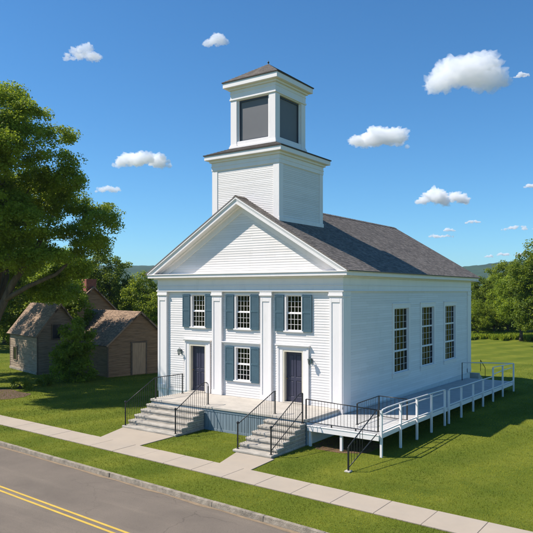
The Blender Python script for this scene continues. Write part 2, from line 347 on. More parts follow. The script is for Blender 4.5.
# ------------------------------------------------------------------ church
W = 10.5; D = 16.71; XC = -W/2
church = empty('white_church', (XC, 0, 0), label='white clapboard church with a square belfry tower, pilasters and blue shutters', cat='church')
def cb(mb, name, m, parent=None, **k):                     # build in world coordinates, parent keeping place
    o = mb.build(name, m, None, **k); p = parent or church; o.parent = p
    if p.type == 'EMPTY': o.matrix_parent_inverse = Matrix.Translation(-p.location)   # a part's own world matrix is already the identity
    return o
def siding(P, u0, u1, z0, z1, openings=(), bounds=None, exp_=.112, out=.012):
    """sawtooth clapboards; P(u, out, z) -> point; openings (ua, ub, za, zb); bounds(z) -> (u0, u1)"""
    mb = MB(); z = z0; row = -1
    while z < z1-1e-4:
        row += 1; zt = min(z+exp_, z1); cuts = [z, zt]
        for o in openings:
            for q in (o[2], o[3]):
                if z+1e-4 < q < zt-1e-4: cuts.append(q)
        cuts.sort()
        for a, b in zip(cuts[:-1], cuts[1:]):
            mid = (a+b)/2; ra = bounds(a) if bounds else (u0,u1); rb = bounds(b) if bounds else (u0,u1)
            segs = [(0., 1.)]; sp = []
            holes = sorted((o[0], o[1]) for o in openings if o[2] < mid < o[3])
            cur = None; edges = [ra[0]]
            for h in holes: edges += [h[0], h[1]]
            edges.append(ra[1])
            for k in range(0, len(edges), 2):
                ua, ub = edges[k], edges[k+1]
                ta = rb[0] if k == 0 else ua; tb = rb[1] if k == len(edges)-2 else ub
                if ub-ua < 1e-3: continue
                oa = out*(1-(a-z)/exp_); ob = out*(1-(b-z)/exp_)
                va, vb = row+.01+.98*(a-z)/exp_, row+.01+.98*(b-z)/exp_
                mb.quad(P(ua,oa,a), P(ub,oa,a), P(tb,ob,b), P(ta,ob,b), uv=[(ua,va),(ub,va),(tb,vb),(ta,vb)])
                if a == z: mb.quad(P(ua,0,a), P(ub,0,a), P(ub,oa,a), P(ua,oa,a))
        z = zt
    return mb
PF = lambda u, o, z: (u, -o, z)
PS = lambda u, o, z: (o, u, z)
PB = lambda u, o, z: (u, D+o, z)
PL = lambda u, o, z: (-W-o, u, z)
EAVE_X, EAVE_Z, RIDGE_Z = 5.70, 6.74, 10.17
SL = (RIDGE_Z-EAVE_Z)/EAVE_X
ZF = 6.45                                                   # underside of the cornice
# openings
upw = [(-8.39,-7.43), (-5.68,-4.74), (-2.90,-1.97)]
front_open = [(a, b, 4.10, 5.72) for a, b in upw]+[(-5.68,-4.74,1.70,3.30)]
doors = [(-8.43,-7.45), (-2.95,-1.97)]
front_open += [(a, b, 1.0, 3.32) for a, b in doors]
side_w = [(5.05+i*3.524, 6.80+i*3.524) for i in range(3)]
side_open = [(a, b, 1.90, 5.06) for a, b in side_w]
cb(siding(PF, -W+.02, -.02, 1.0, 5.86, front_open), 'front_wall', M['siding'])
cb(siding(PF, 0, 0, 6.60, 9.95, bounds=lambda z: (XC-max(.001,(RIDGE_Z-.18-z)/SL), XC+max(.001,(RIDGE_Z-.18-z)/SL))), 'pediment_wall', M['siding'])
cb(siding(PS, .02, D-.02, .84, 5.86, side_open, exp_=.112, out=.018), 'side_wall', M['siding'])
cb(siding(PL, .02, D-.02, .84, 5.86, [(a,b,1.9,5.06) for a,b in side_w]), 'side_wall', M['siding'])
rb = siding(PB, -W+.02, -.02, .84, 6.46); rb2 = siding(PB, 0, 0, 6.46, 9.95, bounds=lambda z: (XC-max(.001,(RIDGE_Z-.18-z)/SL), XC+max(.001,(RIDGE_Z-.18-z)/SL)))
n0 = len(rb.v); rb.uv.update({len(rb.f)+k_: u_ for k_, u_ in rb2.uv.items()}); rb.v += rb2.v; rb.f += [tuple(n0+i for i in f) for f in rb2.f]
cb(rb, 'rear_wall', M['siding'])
cb(MB().box(-W+.01, -.012, .012, D-.01, .0, .83).box(-W-.03,.032,-.0,D+.03,.79,.835), 'foundation', M['foundation'], bevel=.006)
cb(MB().box(-W+.25, -.25, .25, D-.25, .84, .99), 'floor', M['boardtrim'])
cb(MB().box(-4.3,-4.2,3.3,D-.3,1,6.3), 'interior_or_added_wall', M['room'])  # added partition: stops daylight from the opposite windows showing through the panes
cb(MB().box(-W+.05,-.05,3.2,3.25,1,6.4).box(-W+.1,-.1,.2,D-.2,6.35,6.4), 'interior_or_added_wall', M['room'])
cb(MB().box(-W+.01, -8.43, -.03, .012, .0, .999).box(-W-.02,-8.43,-.045,-.031,.93,.999), 'foundation', M['foundation'], bevel=.006)
cb(MB().box(-10.50,-9.903,-.10,-.046,.12,1.0), 'pilaster_base', M['white'], bevel=.008)
# pilasters
for x0, x1 in [(-10.5,-9.903), (-6.961,-6.364), (-4.136,-3.539), (-.597,0)]:
    p = MB()
    p.box(x0, x1, -.10, -.001, 1.0, 5.62)                                   # shaft
    p.box(x0, x0+.11, -.125, -.1, 1.22, 5.56); p.box(x1-.11, x1, -.125, -.1, 1.22, 5.56); p.box(x0+.11, x1-.11, -.125, -.1, 5.40, 5.56)
    p.box(x0-.015, x1+.015, -.14, -.001, 1.0, 1.22)
    p.box(x0-.02, x1+.02, -.13, -.001, 5.62, 5.66); p.box(x0-.05, x1+.05, -.165, -.001, 5.66, 5.735); p.box(x0-.03, x1+.03, -.145, -.001, 5.735, 5.85)
    cb(p, 'pilaster', M['white'], bevel=.008)
for yy0, yy1 in [(-.10,.56), (D-.62,D+.06)]:
    cb(MB().box(.001,.045,yy0,yy1,.84,5.62).box(.001,.07,yy0,yy1,5.62,5.68).box(.001,.055,yy0,yy1,5.68,5.85).box(.001,.06,yy0,yy1,.84,1.1), 'corner_board', M['white'], bevel=.006)
cb(MB().box(-W-.045,-W-.001,-.1,.56,.84,5.85), 'corner_board', M['white'], bevel=.006)
# entablature: architrave, frieze, cornice
e = MB()
e.box(-W-.09, .09, -.16, .0, 5.85, 5.91); e.box(-W-.04,.04,-.115,.0,5.91,6.10); e.box(-W-.055,.055,-.135,.0,6.10,6.145); e.box(-W-.04,.04,-.115,.0,6.145,ZF)
e.box(.0,.09,.0,D+.09,5.85,5.90); e.box(.0,.04,.0,D+.04,5.90,6.10); e.box(.0,.056,.0,D+.055,6.10,6.14); e.box(.0,.04,.0,D+.04,6.14,ZF)
e.box(-W-.09,-W,.0,D+.09,5.85,5.90); e.box(-W-.04,-W,.0,D+.04,5.90,ZF); e.box(-W,0,D,D+.05,5.9,ZF)
cb(e, 'frieze', M['white'], bevel=.006)
c = MB()
def ring(mb, x0, x1, y0, y1, z0, z1, t):                   # a hollow rectangular frame
    mb.box(x0, x1, y0, y0+t, z0, z1); mb.box(x0, x1, y1-t, y1, z0, z1); mb.box(x0, x0+t, y0+t, y1-t, z0, z1); mb.box(x1-t, x1, y0+t, y1-t, z0, z1)
ring(c, -W-.18,.18,-.25,D+.18,ZF,6.51,.30)
ring(c, -W-.40,.40,-.46,D+.40,6.51,6.66,.55)
c.box(-W-.44,.44,-.50,.0,6.66,6.70)
c.box(.1,.44,.001,D+.44,6.66,6.70); c.box(-W-.44,-W-.1,.001,D+.44,6.66,6.70)
cb(c, 'cornice', M['white'], bevel=.01)
# raking cornice front and back
for (yo, yi, fr) in ((-.46, .0, True), (D+.40, D, False)):
    for sgn in (-1, 1):
        r = MB()
        def rk(d0, d1, ya, yb):
            # band measured down from the roof underside, perpendicular offsets d0..d1 as vertical drops
            zt = RIDGE_Z-.03; e0 = min(EAVE_X-.02, (zt-d0-6.703)/SL); e1 = min(EAVE_X-.02, (zt-d1-6.703)/SL)
            y0, y1 = min(ya,yb), max(ya,yb); X0, X1 = XC+sgn*e0, XC+sgn*e1
            q = [(XC,y0,zt-d1),(X1,y0,zt-d1-SL*e1),(X1,y1,zt-d1-SL*e1),(XC,y1,zt-d1),(XC,y0,zt-d0),(X0,y0,zt-d0-SL*e0),(X0,y1,zt-d0-SL*e0),(XC,y1,zt-d0)]
            r.hexa(q)
        s_ = -1 if fr else 1
        rk(.0, .07, yo+s_*.05, yi); rk(.07, .13, yo+s_*.02, yi); rk(.13, .30, yo, yi)
        rk(.30, .37, yi+s_*.18, yi)
        # inner raking board, ends on the horizontal cornice
        xe = EAVE_X-(.80)/SL*.62
        z_at = lambda dx, d: RIDGE_Z-.03-SL*dx-d
        dxe0 = (RIDGE_Z-.03-.37-6.70)/SL; dxe1 = (RIDGE_Z-.03-.66-6.70)/SL
        y0, y1 = (yi-.045, yi+.0) if fr else (yi, yi+.045)
        r.add([(XC,y0,z_at(0,.37)),(XC+sgn*dxe0,y0,6.70),(XC+sgn*dxe1,y0,6.70),(XC,y0,z_at(0,.66)),
               (XC,y1,z_at(0,.37)),(XC+sgn*dxe0,y1,6.70),(XC+sgn*dxe1,y1,6.70),(XC,y1,z_at(0,.66))],
              [(0,1,2,3),(7,6,5,4),(3,2,6,7),(0,4,5,1)])
        cb(r, 'raking_cornice', M['white'])
# roof in real shingle courses
def courses(mb, P, ulen, slen, ex=.14, th=.012, taper=None):
    """P(u, s, h): u along the eave, s up the slope, h off the surface"""
    k = 0; s0 = 0
    while s0 < slen:
        s1 = min(s0+ex, slen)
        u0, u1 = (0, ulen) if taper is None else taper(s0); v0_, v1_ = (0, ulen) if taper is None else taper(s1)
        mb.quad(P(u0,s0,th), P(u1,s0,th), P(v1_,s1,0.0), P(v0_,s1,0.0), uv=[(u0,k*.14),(u1,k*.14),(v1_,k*.14+.139),(v0_,k*.14+.139)])
        mb.quad(P(u0,s0,0), P(u1,s0,0), P(u1,s0,th), P(u0,s0,th), uv=[(u0,k*.14),(u1,k*.14),(u1,k*.14+.001),(u0,k*.14+.001)])
        s0 = s1; k += 1
RY0, RY1 = -.52, D+.46
roof = MB(); slen = math.hypot(EAVE_X+.06, SL*(EAVE_X+.06)); cs = (EAVE_X+.06)/slen; sn = SL*cs
for sgn in (1, -1):
    def P(u, s, h, sgn=sgn): return (XC+sgn*(EAVE_X+.06-s*cs+h*sn), RY0+u, RIDGE_Z+.02-SL*(EAVE_X+.06)+s*sn+h*cs)
    courses(roof, P, RY1-RY0, slen)
    for yy in (RY0, RY1):
        a, b = (XC, yy, RIDGE_Z+.03), (XC+sgn*(EAVE_X+.06), yy, RIDGE_Z+.03-SL*(EAVE_X+.06))
        roof.quad(a, b, (b[0],yy,b[2]-.05), (a[0],yy,a[2]-.05), uv=[(0,0),(.1,0),(.1,.1),(0,.1)])
    a = (XC+sgn*(EAVE_X+.06), RY0, RIDGE_Z+.03-SL*(EAVE_X+.06)); b = (a[0], RY1, a[2])
    roof.quad(a, b, (b[0],b[1],b[2]-.05), (a[0],a[1],a[2]-.05), uv=[(0,0),(.1,0),(.1,.1),(0,.1)])
    roof.quad((XC,RY0,RIDGE_Z-.015),(XC,RY1,RIDGE_Z-.015),(a[0],RY1,a[2]-.05),(a[0],RY0,a[2]-.05), uv=[(0,0),(.1,0),(.1,.1),(0,.1)])
roofo = cb(roof, 'roof', M['shingle'])
rc = MB()
for sgn in (1,-1):
    yy = RY0
    while yy < RY1:
        y2 = min(yy+.3, RY1)
        rc.quad((XC,yy,RIDGE_Z+.055),(XC,y2,RIDGE_Z+.045),(XC+sgn*.17,y2,RIDGE_Z+.045-.17*SL),(XC+sgn*.17,yy,RIDGE_Z+.055-.17*SL), uv=[(yy,0),(y2,0),(y2,.13),(yy,.13)]); yy += .3
cb(rc, 'ridge_cap', M['shingle'], parent=roofo)

# windows
def sash_set(mb, P, u0, u1, z0, z1, n_sash, cols, rows, dep=.055):
    """P(u, o, z) box maker; sashes stacked, muntins"""
    hz = (z1-z0)/n_sash
    for k in range(n_sash):
        a, b = z0+k*hz, z0+(k+1)*hz; o = dep-.022*k*0+(-.03 if k == 0 and n_sash > 1 else 0)
        t = .036
        def bx(ua, ub, za, zb, oa=o, th=.03): mb.append((ua, ub, oa, oa+th, za, zb))
        bx(u0, u0+t, a, b); bx(u1-t, u1, a, b); bx(u0+t, u1-t, a, a+t+.01); bx(u0+t, u1-t, b-t, b)
        ui0, ui1, zi0, zi1 = u0+t, u1-t, a+t+.01, b-t
        for i in range(1, cols): uu = ui0+(ui1-ui0)*i/cols; bx(uu-.0065, uu+.0065, zi0, zi1, o+.004, .02)
        for j in range(1, rows): zz = zi0+(zi1-zi0)*j/rows; bx(ui0, ui1, zz-.0065, zz+.0065, o+.006, .018)
def window(side, u0, u1, z0, z1, n_sash, cols, rows, casing, label=None, curtain=None, shutters=False, sillw=.05):
    # side: 'F','S','L' ; boxes given as (u0,u1,depth0,depth1,z0,z1), depth inward positive
    def addb(mb, ua, ub, d0, d1, za, zb):
        if side == 'F': mb.box(ua, ub, d0, d1, za, zb)
        elif side == 'S': mb.box(-d1, -d0, ua, ub, za, zb)
        else: mb.box(-W+d0, -W+d1, ua, ub, za, zb)
    f = MB(); c = casing; pr = -.045
    for (a, b, za, zb) in ((u0-c,u0,z0-.0,z1+c),(u1,u1+c,z0-.0,z1+c),(u0,u1,z1,z1+c)): addb(f, a, b, pr, .12, za, zb)
    addb(f, u0-c-sillw, u1+c+sillw, -.085, .12, z0-.055, z0)
    if side != 'F':
        addb(f, u0-c, u1+c, pr, -.001, z0-.22, z0-.055); addb(f, u0-c-.03, u1+c+.03, -.07, -.001, z1+c, z1+c+.05)
    fo = cb(f, 'window', M['white'], bevel=.005)
    bx = []; sash_set(bx, None, u0, u1, z0, z1, n_sash, cols, rows); s = MB()
    for (ua, ub, d0, d1, za, zb) in bx: addb(s, ua, ub, d0, d1, za, zb)
    cb(s, 'sash', M['white'], parent=fo)
    p = MB(); addb(p, u0+.01, u1-.01, .082, .084, z0+.01, z1-.01)
    cb(p, 'pane', M['glass'], parent=fo)
    if curtain:
        q = MB(); n = 26
        for (ca, cb_, za, zb) in curtain:
            pts = []
            for i in range(n+1):
                uu = ca+(cb_-ca)*i/n; dd = .26+.03*math.sin(i*1.9)
                for zz in (za, zb):
                    pts.append((uu, dd, zz) if side == 'F' else (-dd, uu, zz) if side == 'S' else (-W+dd, uu, zz))
            q.add(pts, [(2*i, 2*i+2, 2*i+3, 2*i+1) for i in range(n)])
        cb(q, 'curtain', M['curtain'], parent=fo)
    return fo
def shutter(x0, x1, z0, z1):
    s = MB(); t = .055
    s.box(x0, x0+t, -.075, -.03, z0, z1); s.box(x1-t, x1, -.075, -.03, z0, z1)
    zm = z0+(z1-z0)*.53
    for a, b in ((z0, z0+.09), (zm-.04, zm+.04), (z1-.07, z1)): s.box(x0+t, x1-t, -.075, -.03, a, b)
    for a, b in ((z0+.09, zm-.04), (zm+.04, z1-.07)):
        s.box(x0+t, x1-t, -.058, -.04, a, b)
        k = int((b-a)/.045)
        for i in range(k):
            zz = a+(b-a)*(i+.5)/k
            s.hexa([(x0+t,-.071,zz-.016),(x1-t,-.071,zz-.016),(x1-t,-.058,zz+.012),(x0+t,-.058,zz+.012),(x0+t,-.066,zz-.013),(x1-t,-.066,zz-.013),(x1-t,-.056,zz+.016),(x0+t,-.056,zz+.016)])
    return cb(s, 'shutter', M['shutter'], bevel=.004)
for a, b in upw:
    window('F', a+.09, b-.06, 4.14, 5.68, 2, 4, 3, .07, curtain=[(a+.1, a+.22, 4.1, 5.7)])
    shutter(a-.49, a-.02, 4.11, 5.70); shutter(b+.0, b+.475, 4.11, 5.70)
window('F', -5.59, -4.80, 1.76, 3.26, 2, 4, 3, .07, curtain=[(-5.58,-5.46,1.7,3.3)])
shutter(-6.20, -5.70, 1.70, 3.30); shutter(-4.74, -4.26, 1.70, 3.30)
hd = MB(); hd.box(-6.30,-4.22,-.04,-.001,3.34,3.44); hd.box(-6.34,-4.19,-.11,-.001,3.44,3.49); hd.box(-6.36,-4.17,-.14,-.001,3.49,3.53)
cb(hd, 'window_hood', M['white'], bevel=.004)
for i, (a, b) in enumerate(side_w):
    window('S', a, b, 1.94, 5.04, 3, 4, 3, .20, curtain=[(a+.03, a+.20, 1.9, 5.05), (b-.18, b-.03, 1.9, 5.05)])
    window('L', a, b, 1.94, 5.04, 3, 4, 3, .20)
# doors
for a, b in doors:
    f = MB()
    f.box(a-.30, a-.03, -.05, -.001, 1.0, 3.38); f.box(b+.03, b+.30, -.05, -.001, 1.0, 3.38); f.box(a-.03, b+.03, -.05, -.001, 3.30, 3.38); f.box(a-.30, b+.30, -.05, -.001, 3.38, 3.46)
    f.box(a-.33, a-.22, -.075, -.05, 1.0, 3.40); f.box(b+.22, b+.33, -.075, -.05, 1.0, 3.40)
    f.box(a-.36, b+.36, -.11, -.001, 3.46, 3.50); f.box(a-.39, b+.39, -.15, -.001, 3.50, 3.545)
    do = cb(f, 'door_surround', M['white'], bevel=.005)
    cb(MB().box(a-.03, a+.05, -.04, .20, 1.03, 3.30).box(b-.03, b+.03, -.04, .20, 1.03, 3.30).box(a+.05, b-.03, -.04, .20, 3.22, 3.30), 'door_jamb', M['cream'], parent=do)
    cb(MB().box(a-.03, b+.03, -.09, .20, 1.0, 1.035), 'threshold', M['slab'], parent=do, bevel=.006)
    d = MB(); x0, x1, z0, z1 = a+.05, b-.03, 1.04, 3.22; y = .13; xm = (x0+x1)/2
    st = .11
    d.box(x0, x1, y+.02, y+.05, z0, z1)
    d.box(x0, x0+st, y, y+.02, z0, z1); d.box(x1-st, x1, y, y+.02, z0, z1); d.box(xm-.05, xm+.05, y, y+.02, z0, z1)
    for za, zb in ((z0, z0+.22), (z0+.92, z0+1.08), (z1-.12, z1)):
        d.box(x0+st, xm-.05, y, y+.02, za, zb); d.box(xm+.05, x1-st, y, y+.02, za, zb)
    for xa, xb in ((x0+st, xm-.05), (xm+.05, x1-st)):
        for za, zb in ((z0+.22, z0+.92), (z0+1.08, z1-.12)): d.box(xa+.035, xb-.035, y+.006, y+.02, za+.035, zb-.035)
    dd = cb(d, 'door', M['door'], bevel=.005)
    cb(MB().lathe([(.012,0),(.012,.03),(.03,.04),(.032,.06),(.015,.075)], n=10) if False else MB().tube([(x0+.06,y,z0+1.0),(x0+.06,y-.05,z0+1.0),(x0+.06,y-.07,z0+1.0)], [.012,.028,.02], 10), 'knob', M['brass'], parent=dd)

# tower
tower = None
TX0, TX1, TY0, TY1 = XC-1.91, XC+1.91, .20, 4.02
def tz(x): return RIDGE_Z-abs(x-XC)*SL
tb = siding(lambda u,o,z: (u, TY0-o, z), TX0+.28, TX1-.28, 9.0-.0, 11.62, exp_=.085, bounds=None, out=.008)
def side_b(z):  return (TY0+.28, TY1-.28)
for fn, (a, b) in ((lambda u,o,z: (TX1+o, u, z), (TY0+.28, TY1-.28)), (lambda u,o,z: (TX0-o, u, z), (TY0+.28, TY1-.28)), (lambda u,o,z: (u, TY1+o, z), (TX0+.28, TX1-.28))):
    q = siding(fn, a, b, 9.0, 11.62, exp_=.085, out=.008); n0 = len(tb.v); tb.uv.update({len(tb.f)+k_: u_ for k_, u_ in q.uv.items()}); tb.v += q.v; tb.f += [tuple(n0+i for i in f) for f in q.f]
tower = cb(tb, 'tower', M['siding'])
t = MB()
for (xa, xb) in ((TX0-.03, TX0+.30), (TX1-.30, TX1+.03)):
    for (ya, yb) in ((TY0-.03, TY0+.30), (TY1-.30, TY1+.03)):
        cb(MB().box(xa, xb, ya, yb, 8.85, 11.60), 'corner_post', M['white'], parent=tower, bevel=.008)
t = MB()
for sg in (-1, 1):                                          # base trim following the roof
    x = TX1 if sg > 0 else TX0; xe = x+sg*.06; z = tz(x)
    xa, xb = min(x-sg*.02, xe), max(x-sg*.02, xe)
    cb(MB().box(xa, xb, TY0-.06, TY1+.06, z-.05, z+.17), 'base_trim', M['white'], parent=tower, bevel=.006)
cb(MB().box(TX0+.005, TX1-.005, TY0+.005, TY1-.005, 8.7, 9.05), 'curb', M['white'], parent=tower)
t = MB(); XW = 0
ring(t, TX0-.05, TX1+.05, TY0-.05, TY1+.05, 11.60, 11.99, .2)
ring(t, TX0-.07, TX1+.07, TY0-.07, TY1+.07, 11.78, 11.82, .1)
ring(t, TX0-.13, TX1+.13, TY0-.13, TY1+.13, 11.99, 12.10, .25)
ring(t, TX0-.30, TX1+.30, TY0-.30, TY1+.30, 12.10, 12.30, .5)
cb(t, 'cornice', M['white'], parent=tower, bevel=.01)
def hip(mb, x0, x1, y0, y1, z0, X0, X1, Y0, Y1, z1, ex=.13):
    """hipped skirt roof as courses between two rectangles"""
    n = max(3, int(math.hypot((z1-z0), abs(X0-x0))/ex))
    for k in range(n):
        a, b = k/n, (k+1)/n
        def rect(t, dz=0): return (x0+(X0-x0)*t, x1+(X1-x1)*t, y0+(Y0-y0)*t, y1+(Y1-y1)*t, z0+(z1-z0)*t+dz)
        A = rect(a, .014); B = rect(b); C_ = rect(a)
        def cs_(r): return [(r[0],r[2],r[4]),(r[1],r[2],r[4]),(r[1],r[3],r[4]),(r[0],r[3],r[4])]
        ca, cb2, cc = cs_(A), cs_(B), cs_(C_)
        for i in range(4):
            j = (i+1)%4; La = (Vector(ca[j])-Vector(ca[i])).length; Lb = (Vector(cb2[j])-Vector(cb2[i])).length; o = (La-Lb)/2
            mb.quad(ca[i], ca[j], cb2[j], cb2[i], uv=[(i*7,k*.14),(i*7+La,k*.14),(i*7+La-o,k*.14+.139),(i*7+o,k*.14+.139)])
            mb.quad(cc[i], cc[j], ca[j], ca[i], uv=[(i*7,k*.14),(i*7+La,k*.14),(i*7+La,k*.14),(i*7,k*.14)])
    mb.quad((x0,y0,z0-.03),(x0,y1,z0-.03),(x1,y1,z0-.03),(x1,y0,z0-.03), uv=[(0,0)]*4)
    for p, q in (((x0,y0),(x1,y0)),((x1,y0),(x1,y1)),((x1,y1),(x0,y1)),((x0,y1),(x0,y0))):
        mb.quad((*p,z0-.03),(*q,z0-.03),(*q,z0+.014),(*p,z0+.014), uv=[(0,0)]*4)
BH = 1.31; BX0, BX1, BY0, BY1 = XC-BH, XC+BH, 2.11-BH, 2.11+BH
t = MB(); hip(t, TX0-.34, TX1+.34, TY0-.34, TY1+.34, 12.335, BX0+.02, BX1-.02, BY0+.02, BY1-.02, 12.74)
cb(t, 'tower_roof', M['shingle'], parent=tower)
# belfry
bel = MB()
ring(bel, BX0-.06, BX1+.06, BY0-.06, BY1+.06, 12.66, 12.80, .2)
PW = .37
for xa, xb in ((BX0, BX0+PW), (BX1-PW, BX1)):
    for ya, yb in ((BY0, BY0+PW), (BY1-PW, BY1)):
        bel.box(xa, xb, ya, yb, 12.80, 15.02)
        bel.box(xa-.03, xb+.03, ya-.03, yb+.03, 12.80, 12.88)
        # raised corner strips
ring(bel, BX0+.02, BX1-.02, BY0+.02, BY1-.02, 12.80, 13.02, .3)
ring(bel, BX0+.02, BX1-.02, BY0+.02, BY1-.02, 14.98, 15.10, .3)
ring(bel, BX0-.04, BX1+.04, BY0-.04, BY1+.04, 15.02, 15.10, .3)
ring(bel, BX0-.01, BX1+.01, BY0-.01, BY1+.01, 15.10, 15.50, .3)
ring(bel, BX0-.03, BX1+.03, BY0-.03, BY1+.03, 15.34, 15.375, .1)
ring(bel, BX0-.10, BX1+.10, BY0-.10, BY1+.10, 15.50, 15.60, .3)
ring(bel, BX0-.27, BX1+.27, BY0-.27, BY1+.27, 15.60, 15.84, .5)
belf = cb(bel, 'belfry', M['white'], bevel=.01)
fr = MB(); sc_ = MB(); o0, o1, i0, i1 = 13.02, 14.98, 0, 0
for ax in range(4):
    def bb(mb, u0, u1, d0, d1, z0, z1):
        cx_, cy_ = XC, 2.11
        if ax == 0: mb.box(cx_+u0, cx_+u1, cy_-BH+d0, cy_-BH+d1, z0, z1)
        if ax == 1: mb.box(cx_+BH-d1, cx_+BH-d0, cy_+u0, cy_+u1, z0, z1)
        if ax == 2: mb.box(cx_+u0, cx_+u1, cy_+BH-d1, cy_+BH-d0, z0, z1)
        if ax == 3: mb.box(cx_-BH+d0, cx_-BH+d1, cy_+u0, cy_+u1, z0, z1)
    h = BH-PW
    for q0 in (-h, h-.09):
        tm = MB(); bb(tm, q0, q0+.09, .07, .22, 13.02, 14.98); cb(tm, 'opening_trim', M['white'], parent=belf, bevel=.006)
    sc_ = MB(); bb(sc_, -h+.09, h-.09, .17, .19, 13.03, 14.97); cb(sc_, 'louvre_screen', M['tower_screen'], parent=belf)
    dk = MB()
    bb(dk, -h+.091, -h+.14, .13, .168, 13.03, 14.97); bb(dk, h-.14, h-.091, .13, .168, 13.03, 14.97); bb(dk, -h+.14, h-.14, .13, .168, 14.90, 14.97); bb(dk, -h+.14, h-.14, .13, .168, 13.03, 13.08)
    cb(dk, 'screen_frame', M['screen_frame'], parent=belf)
t = MB(); hip(t, BX0-.31, BX1+.31, BY0-.31, BY1+.31, 15.875, XC-.02, XC+.02, 2.09, 2.13, 16.92)
cb(t, 'belfry_roof', M['shingle'], parent=belf)
cb(MB().lathe([(.05,0),(.03,.05),(.02,.08),(.045,.11),(.05,.14),(.025,.17),(.006,.20),(.005,.24)], (XC,2.11,16.88)), 'finial', M['iron'], parent=belf, smooth=True)

# ------------------------------------------------------------------ porch platform
PY = -2.68
porch = empty('porch_platform', (XC, -1.3, 0), label='low concrete topped platform with blue grey panelled skirt below the church front', cat='porch')
cb(MB().box(-8.42,-.12,PY-.05,-.142,.90,1.0).box(-8.42,-.12,-.142,-.02,.90,.995), 'platform_slab', M['slab'], parent=porch, bevel=.012)
s = MB(); s.box(-8.36,-.16,PY+.02,PY+.05,.0,.90)
x = -8.36
while x < -.2:
    s.box(x+.006, min(x+.155,-.16), PY, PY+.02, .10, .80); x += .16
s.box(-8.36,-.16,PY-.018,PY+.02,.80,.90); s.box(-8.36,-.16,PY-.012,PY+.02,.0,.10)
s.box(-8.38,-8.34,PY+.05,-.02,0,.9)
cb(MB().box(-.17,-.14,PY+.052,-.02,0,.9), 'end_panel', M['foundation'], parent=porch)
cb(MB().box(-.118,.03,-.14,-.105,.80,1.0).box(-.118,.03,-.105,-.013,.81,1.0), 'plinth_block', M['white'], bevel=.004)
cb(s, 'skirt_panel', M['skirt'], parent=porch, bevel=.004)

def railing(parent, pts, base, posts, spacing=.125, knobs=(0,), bottom=.09, lean=None, r=.018):
    """iron rail: pts = top rail polyline, base(p) = z of what it stands on below each point"""
    ra = MB(); P3 = [Vector(p) for p in pts]
    ra.tube(P3, r, 8)
    ro = cb(ra, 'railing', M['iron'], parent=parent, smooth=True)
    lows = []
    lengths = [0]
    for a, b in zip(P3[:-1], P3[1:]): lengths.append(lengths[-1]+(b.xy-a.xy).length)
    def at(d):
        for i in range(len(P3)-1):
            if d <= lengths[i+1]+1e-6:
                t_ = (d-lengths[i])/max(1e-6, lengths[i+1]-lengths[i]); return P3[i].lerp(P3[i+1], t_)
        return P3[-1]
    n = int(lengths[-1]/spacing)
    for k in range(1, n):
        p = at(lengths[-1]*k/n); zb = base(p)
        if any(abs(lengths[-1]*k/n-d) < spacing*.4 for d in posts): continue
        cb(MB().tube([(p.x,p.y,zb),(p.x,p.y,p.z-.01)], .0078, 6), 'baluster', M['iron'], parent=ro)
    for i, d in enumerate(posts):
        p = at(d); zb = base(p)
        b = MB().box(p.x-.022,p.x+.022,p.y-.022,p.y+.022,zb,p.z+(.012 if i in knobs else 0))
        b.box(p.x-.05,p.x+.05,p.y-.05,p.y+.05,zb,zb+.012)
        if i in knobs: b.lathe([(.02,0),(.045,.015),(.055,.045),(.04,.08),(.012,.095)], (p.x,p.y,p.z+.01), 10)
        cb(b, 'post', M['iron'], parent=ro, bevel=.003)
    return ro
def stairs(xa, xb, ytop, dep, n, riser, label, loc):
    root = empty('stone_stairs', loc, label=label, cat='stairs', group='stone stairs up to the two church doors')
    for k in range(n):                                     # k = 0 is the bottom step
        y0 = ytop-dep*(n-k); z1 = riser*(k+1)+.1-riser if False else None
    for k in range(n):
        y0 = ytop-dep*(n-k); zt = 1.0-riser*(n-k); zb = zt-riser if k else -.02
        st = MB()
        st.box(xa-.014, xb+.014, y0-.03, ytop-.052, zt-.085, zt)      # tread slab
        st.box(xa, xb, y0, ytop-.052, zb+.001, zt-.086)
        cb(st, 'step', M['step'], parent=root, bevel=.014)
    return root
NL, RL = 5, .18
stL = stairs(-8.32, -5.20, PY, .355, 5, .18, 'wide weathered stone stairs to the left door, beside the lawn', (-6.8, -3.6, 0))
def baseL(p): 
    if p.y >= PY: return 1.0
    k = math.ceil((PY-p.y)/.355-1e-6); return 1.0-.18*min(k,5)
railing(stL, [(-8.22,-4.38,1.05),(-8.22,-2.66,1.93),(-8.22,-2.5,1.95),(-8.22,-.75,1.93)], baseL, [0,1.8,3.60], knobs=(0,))
railing(stL, [(-5.30,-4.38,1.05),(-5.30,-2.82,1.90),(-5.30,-2.62,1.965),(-5.30,-2.45,1.95),(-5.30,-2.36,1.88),(-5.30,-2.34,1.7)], baseL, [0,2.03], knobs=(0,))
stR = stairs(-1.86, -.16, PY, .385, 6, .15, 'narrower weathered stone stairs to the right door, beside the white ramp', (-1.0, -3.8, 0))
def baseR(p):
    if p.y >= PY: return 1.0
    k = math.ceil((PY-p.y)/.385-1e-6); return 1.0-.15*min(k,6)
railing(stR, [(-1.76,-4.85,1.00),(-1.76,-2.55,1.88),(-1.76,-2.40,1.90)], baseR, [0,2.42], knobs=(0,))
rr_ = railing(stR, [(-.26,-4.88,1.02),(-.26,-3.05,1.98),(-.26,-2.86,2.02),(-.26,-2.76,1.98)], baseR, [0,2.10], knobs=(0,))
cb(MB().tube([(-.26,-4.86,.25),(-.26,-2.80,1.30)], .016, 8), 'lower_rail', M['iron'], parent=rr_)

